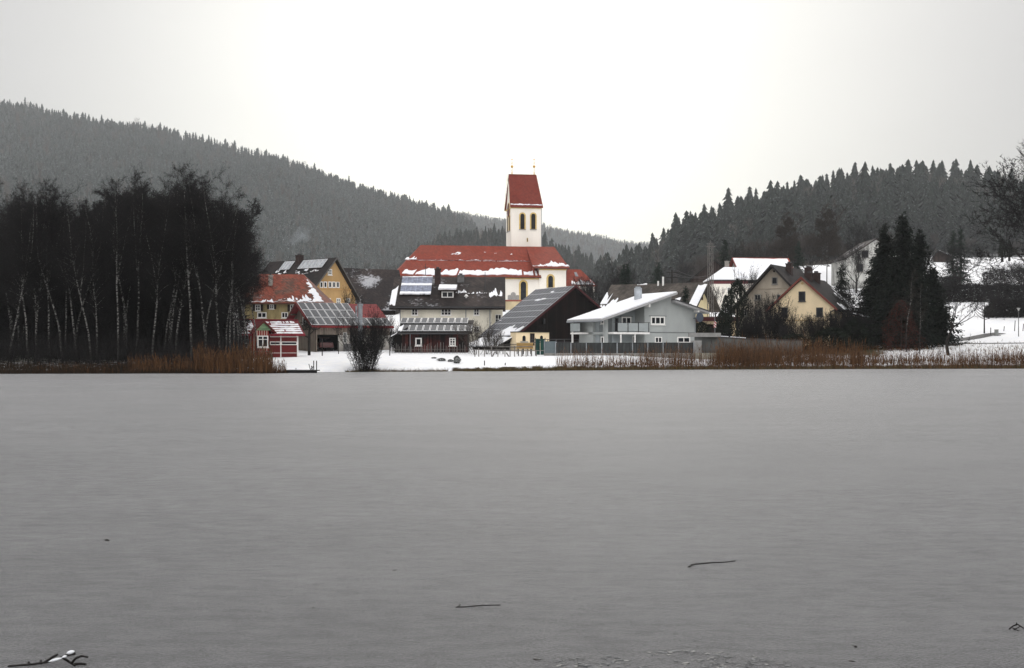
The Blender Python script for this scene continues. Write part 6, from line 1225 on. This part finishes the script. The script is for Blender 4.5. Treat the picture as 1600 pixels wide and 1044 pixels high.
def box_bench():
    Y=128.5; x,y,z=on(807,Y); o=empty('raised_box',(x,y,z),0,'ochre wooden garden box on legs in front of the annex','garden box'); w_=(832-806)*Y/F; z0,z1=WZ(545,Y)-z,WZ(536.5,Y)-z; q=MB(); q.box(0,0,z0,w_,.9,z1); q.build('box',mat_planks('ochre_box_boards',(.30,.19,.07),.2,2,.2),o); q=MB(); q.box(-.05,-.05,z1+.003,w_+.05,.95,z1+.06); q.build('lid',mat('pale_box_lid',(.40,.30,.15),.8,.2),o)
    for a in (.15,w_*.35,w_*.65,w_-.2): q=MB(); q.box(a,.05,-.3,a+.1,.15,z0-.003); q.build('leg',BARK,o)
box_bench()
def mound():
    x,y,z=on(858,127.6); q=MB(); n=12; h=WZ(532,127.6)-z
    for k in range(4): a0,a1=k/4*1.57,(k+1)/4*1.57; q.tube((0,0,h*math.sin(a0)),(0,0,h*math.sin(a1)),.65*math.cos(a0),max(.02,.65*math.cos(a1)),n,caps=False)
# path on the right slope
def strip(name,label,pts,w_,m,dz=.02):
    V=[];q=MB(); P=[Vector((WX(p,Y),Y,0)) for p,Y in pts]; n=len(P); S=[]
    for i in range(n-1):
        for k in range(8): S.append(P[i].lerp(P[i+1],k/8))
    S.append(P[-1]); k=0
    for i,p in enumerate(S):
        d=(S[min(i+1,len(S)-1)]-S[max(i-1,0)]).normalized(); nrm=Vector((-d.y,d.x,0))*w_/2
        for e in (p-nrm,p,p+nrm): q.v.append((e.x,e.y,Hs(e.x,e.y)+dz))
    for i in range(len(S)-1): 
        for j in (0,1): a=i*3+j; q.f.append((a,a+1,a+4,a+3)); q.m.append(0)
    tag(q.build(name,m),label,'path',kind='structure')
ASPH=mat('wet_asphalt',(.022,.022,.024),.6,.3,1)
strip('path','dark wet path curving across the snow at the right',[(1350,149.5),(1450,150),(1490,151),(1520,154),(1545,158),(1562,160)],1.7,ASPH,.05); strip('lakeside_path','narrow dark track running along the lake at the right',[(1470,146),(1530,146.5),(1600,147),(1700,147)],.8,ASPH,.05)
# ---------------------------------------------------------------- things frozen into the ice
WETW=mat('wet_black_wood',(.012,.010,.009),.5,.3,8)
def ice(px,row,c=0.): Y=(CH-c)*F/(row-HR); return WX(px,Y),Y
def stick(name,label,pts,r0,r1,sub=(),cat='stick',snow=()):
    P=[Vector(ice(a,b,c)+(c,)) for a,b,c in pts]; o=empty(name,tuple(P[0]),0,label,cat); q=MB()
    for i in range(len(P)-1): n=len(P)-1; q.tube(P[i]-P[0],P[i+1]-P[0],r0+(r1-r0)*i/n,r0+(r1-r0)*(i+1)/n,7)
    q.build('stem',WETW,o)
    for s_ in sub:
        S=[Vector(ice(a,b,c)+(c,)) for a,b,c in s_]; q=MB()
        for i in range(len(S)-1): q.tube(S[i]-P[0],S[i+1]-P[0],r1*(1-.3*i/len(S)),r1*(1-.3*(i+1)/len(S)),6)
        q.build('twig',WETW,o)
    for (a,b,c,l,wd) in snow:
        x,y=ice(a,b,c); q=MB(); 
        for i in range(6): t0,t1=i/6,(i+1)/6; q.tube(Vector((x,y,c))-P[0]+Vector((l*t0,0,l*.28*t0)),Vector((x,y,c))-P[0]+Vector((l*t1,0,l*.28*t1)),max(.002,wd*math.sin(math.pi*t0)**.6),max(.002,wd*math.sin(math.pi*t1)**.6),8)
        q.build('snow_cap',SNOW,o)
stick('stick','straight thin stick lying on the ice near the middle',[(712,949,.003),(728,948.3,.004),(744,946.8,.003),(752,946,.004),(766,945.8,.004),(782,945.5,.003)],.0058,.004,[[(716,948,.008),(718,945.5,.016),(720,945,.02)]])
stick('stick','slightly bent stick lying on the ice right of the middle',[(1076,886,.004),(1084,882,.004),(1098,880.5,.005),(1114,879,.005),(1130,878.8,.004),(1149,876.5,.004)],.008,.005,[[(1078,886,.006),(1080,882.5,.02),(1082,881.5,.03)]])
stick('branch','snowy forked branch frozen into the ice at the lower left corner',[(12,1041,.006),(50,1038,.01),(72,1035,.03),(90,1030,.05),(105,1024,.075),(118,1021,.085)],.006,.009,[[(70,1035,.03),(82,1027,.06),(90,1023,.08)],[(98,1028,.05),(108,1034,.02),(117,1040,.008)],[(112,1036,.02),(118,1029,.05),(127,1025,.06),(138,1027,.05)],[(45,1039,.012),(45,1034,.03)],[(64,1037,.02),(64,1032,.035)],[(115,1038,.01),(126,1037,.01),(134,1038,.008)]],cat='branch',snow=((76,1034,.046,.085,.009),(97,1027,.070,.03,.008),(104,1021,.092,.05,.012)))
stick('twig_tangle','crooked black twig sticking up at the right edge of the ice',[(1577,983,.006),(1583,978,.04),(1590,975.5,.055),(1600,982,.03),(1618,990,.006)],.005,.004,[[(1588,977,.05),(1588.5,973,.085)],[(1584,984,.005),(1594,979,.04)],[(1582,981,.02),(1592,986,.006)]],cat='twig')
def lump(name,label,px,row,w_,h,cat,seed=1,m=WETW):
    x,y=ice(px,row); rr_=random.Random(seed); o=empty(name,(x,y,0),seed,label,cat); q=MB(); n=9; rings=[]
    for k in range(5):
        t=k/4; z=h*(math.sin(t*1.57)); rr0=w_*.5*math.cos(t*1.45); rings.append([(rr0*(1+rr_.uniform(-.3,.3))*math.cos(6.283*i/n),rr0*.7*(1+rr_.uniform(-.3,.3))*math.sin(6.283*i/n),z) for i in range(n)])
    q.v=[v for rg in rings for v in rg]
    for k in range(4):
        for i in range(n): j=(i+1)%n; q.f.append((k*n+i,k*n+j,(k+1)*n+j,(k+1)*n+i)); q.m.append(0)
    q.f.append(tuple(range(4*n,5*n))); q.m.append(0); q.build('body',m,o)
    q=MB(); q.tube((w_*.4,0,h*.3),(w_*.75,.01,h*.75),.0022,.0015,5); q.build('stalk',m,o)
lump('stone','small black stone lying on the ice at the lower right',1337,1011.5,.028,.013,'stone',2); lump('leaf_clump','dark curled leaf frozen on the ice at the far left',167,845,.055,.018,'leaf',3); lump('leaf_clump','dark leaf scrap on the ice between the far-left leaf and the middle',617,891,.05,.006,'leaf',4)
lump('leaf_clump','dark scrap of leaf low on the ice under the small black stone',1330,1033.5,.045,.007,'leaf',5); lump('leaf_clump','tiny dark scrap on the ice at the bottom left of the rough patch',838,1031,.05,.008,'leaf',6); lump('leaf_clump','faint dark scrap on the ice near the centre left',489,950,.02,.004,'leaf',7)
def rough_patch():
    rr_=random.Random(6); SL=mat('refrozen_slush',(.055,.062,.07),.4,.4,20,.3,.5); SD=mat('dark_open_ice',(.012,.015,.02),.3,.3,20,0,.5); q=MB()
    for i in range(420):
        px=rr_.uniform(850,1275); t=(px-850)/425; row=1046-rr_.random()*(26*math.sin(math.pi*min(1,t*1.05))**.7+4); x,y=ice(px,row)
        if float(nz2(x*9,y*5,1.6))<-.05 and rr_.random()<.8: continue
        w_=rr_.uniform(.005,.026); dk=rr_.random()<.45; n=rr_.randint(4,7); z=.0015+rr_.random()*.002+(0 if dk else .001); h=.0 if dk else rr_.uniform(.002,.007)
        pts=[(x+w_*rr_.uniform(.5,1.2)*math.cos(6.28*k/n),y+w_*1.0*rr_.uniform(.4,1.)*math.sin(6.28*k/n),z+h*rr_.random()) for k in range(n)]; q.prism(pts,(0,0,.0015),1 if dk else 0)
    tag(q.build('rough_ice',[SL,SD]),'rough patch of refrozen slush at the bottom edge of the ice','rough ice',kind='stuff')
rough_patch()
# ---------------------------------------------------------------- chimney smoke
def smoke():
    Y=260; rr_=random.Random(3); mb=MB(); path=[(441,384,1.0),(446,380,1.6),(453,377,2.0),(461,373,2.3),(468,368,2.8),(474,362,3.2)]
    m_=bpy.data.materials.new('smoke'); m_.use_nodes=True; t=m_.node_tree; t.nodes.clear(); o=t.nodes.new('ShaderNodeOutputMaterial'); v=t.nodes.new('ShaderNodeVolumePrincipled'); v.inputs['Color'].default_value=(.85,.93,1,1)
    n=t.nodes.new('ShaderNodeTexNoise'); n.inputs['Scale'].default_value=.35; n.inputs['Detail'].default_value=3; tc_=t.nodes.new('ShaderNodeTexCoord'); t.links.new(tc_.outputs['Object'],n.inputs['Vector']); mr=t.nodes.new('ShaderNodeMapRange'); mr.inputs[1].default_value=.42; mr.inputs[2].default_value=.75; mr.inputs[3].default_value=0; mr.inputs[4].default_value=.07; t.links.new(n.outputs[0],mr.inputs[0]); t.links.new(mr.outputs[0],v.inputs['Density']); t.links.new(v.outputs[0],o.inputs['Volume'])
    P=[Vector((WX(a,Y),Y+i*.5,WZ(b,Y))) for i,(a,b,c) in enumerate(path)]
    k=0; n_=12
    for p,(a,b,c) in zip(P,path):
        for i in range(n_): th=6.283*i/n_; mb.v.append((p.x+c*.2*math.cos(th)-c*.5*math.sin(th)*.3,p.y+c*math.cos(th),p.z+c*.7*math.sin(th)*.8))
    for j in range(len(P)-1):
        for i in range(n_): a,b=j*n_+i,j*n_+(i+1)%n_; mb.f.append((a,b,b+n_,a+n_)); mb.m.append(0)
    mb.f.append(tuple(range(n_-1,-1,-1))); mb.f.append(tuple(range((len(P)-1)*n_,len(P)*n_))); mb.m+=[0,0]
    tag(mb.build('smoke',m_),'thin bluish wisp of chimney smoke above the ochre house','smoke',kind='stuff')
smoke()
# ---------------------------------------------------------------- haze
def make_haze():
    mb=MB(); mb.box(-2200,-340,-3,2200,4200,400)
    m_=bpy.data.materials.new('haze'); m_.use_nodes=True; t=m_.node_tree; t.nodes.clear()
    o=t.nodes.new('ShaderNodeOutputMaterial'); v=t.nodes.new('ShaderNodeVolumePrincipled'); v.inputs['Color'].default_value=(.96,.985,1,1); v.inputs['Density'].default_value=HAZE_D; v.inputs['Anisotropy'].default_value=0.
    t.links.new(v.outputs[0],o.inputs['Volume'])
    tag(mb.build('haze',m_),'thin pale winter haze over the valley','haze',kind='stuff')
HAZE_D=.000115
make_haze()
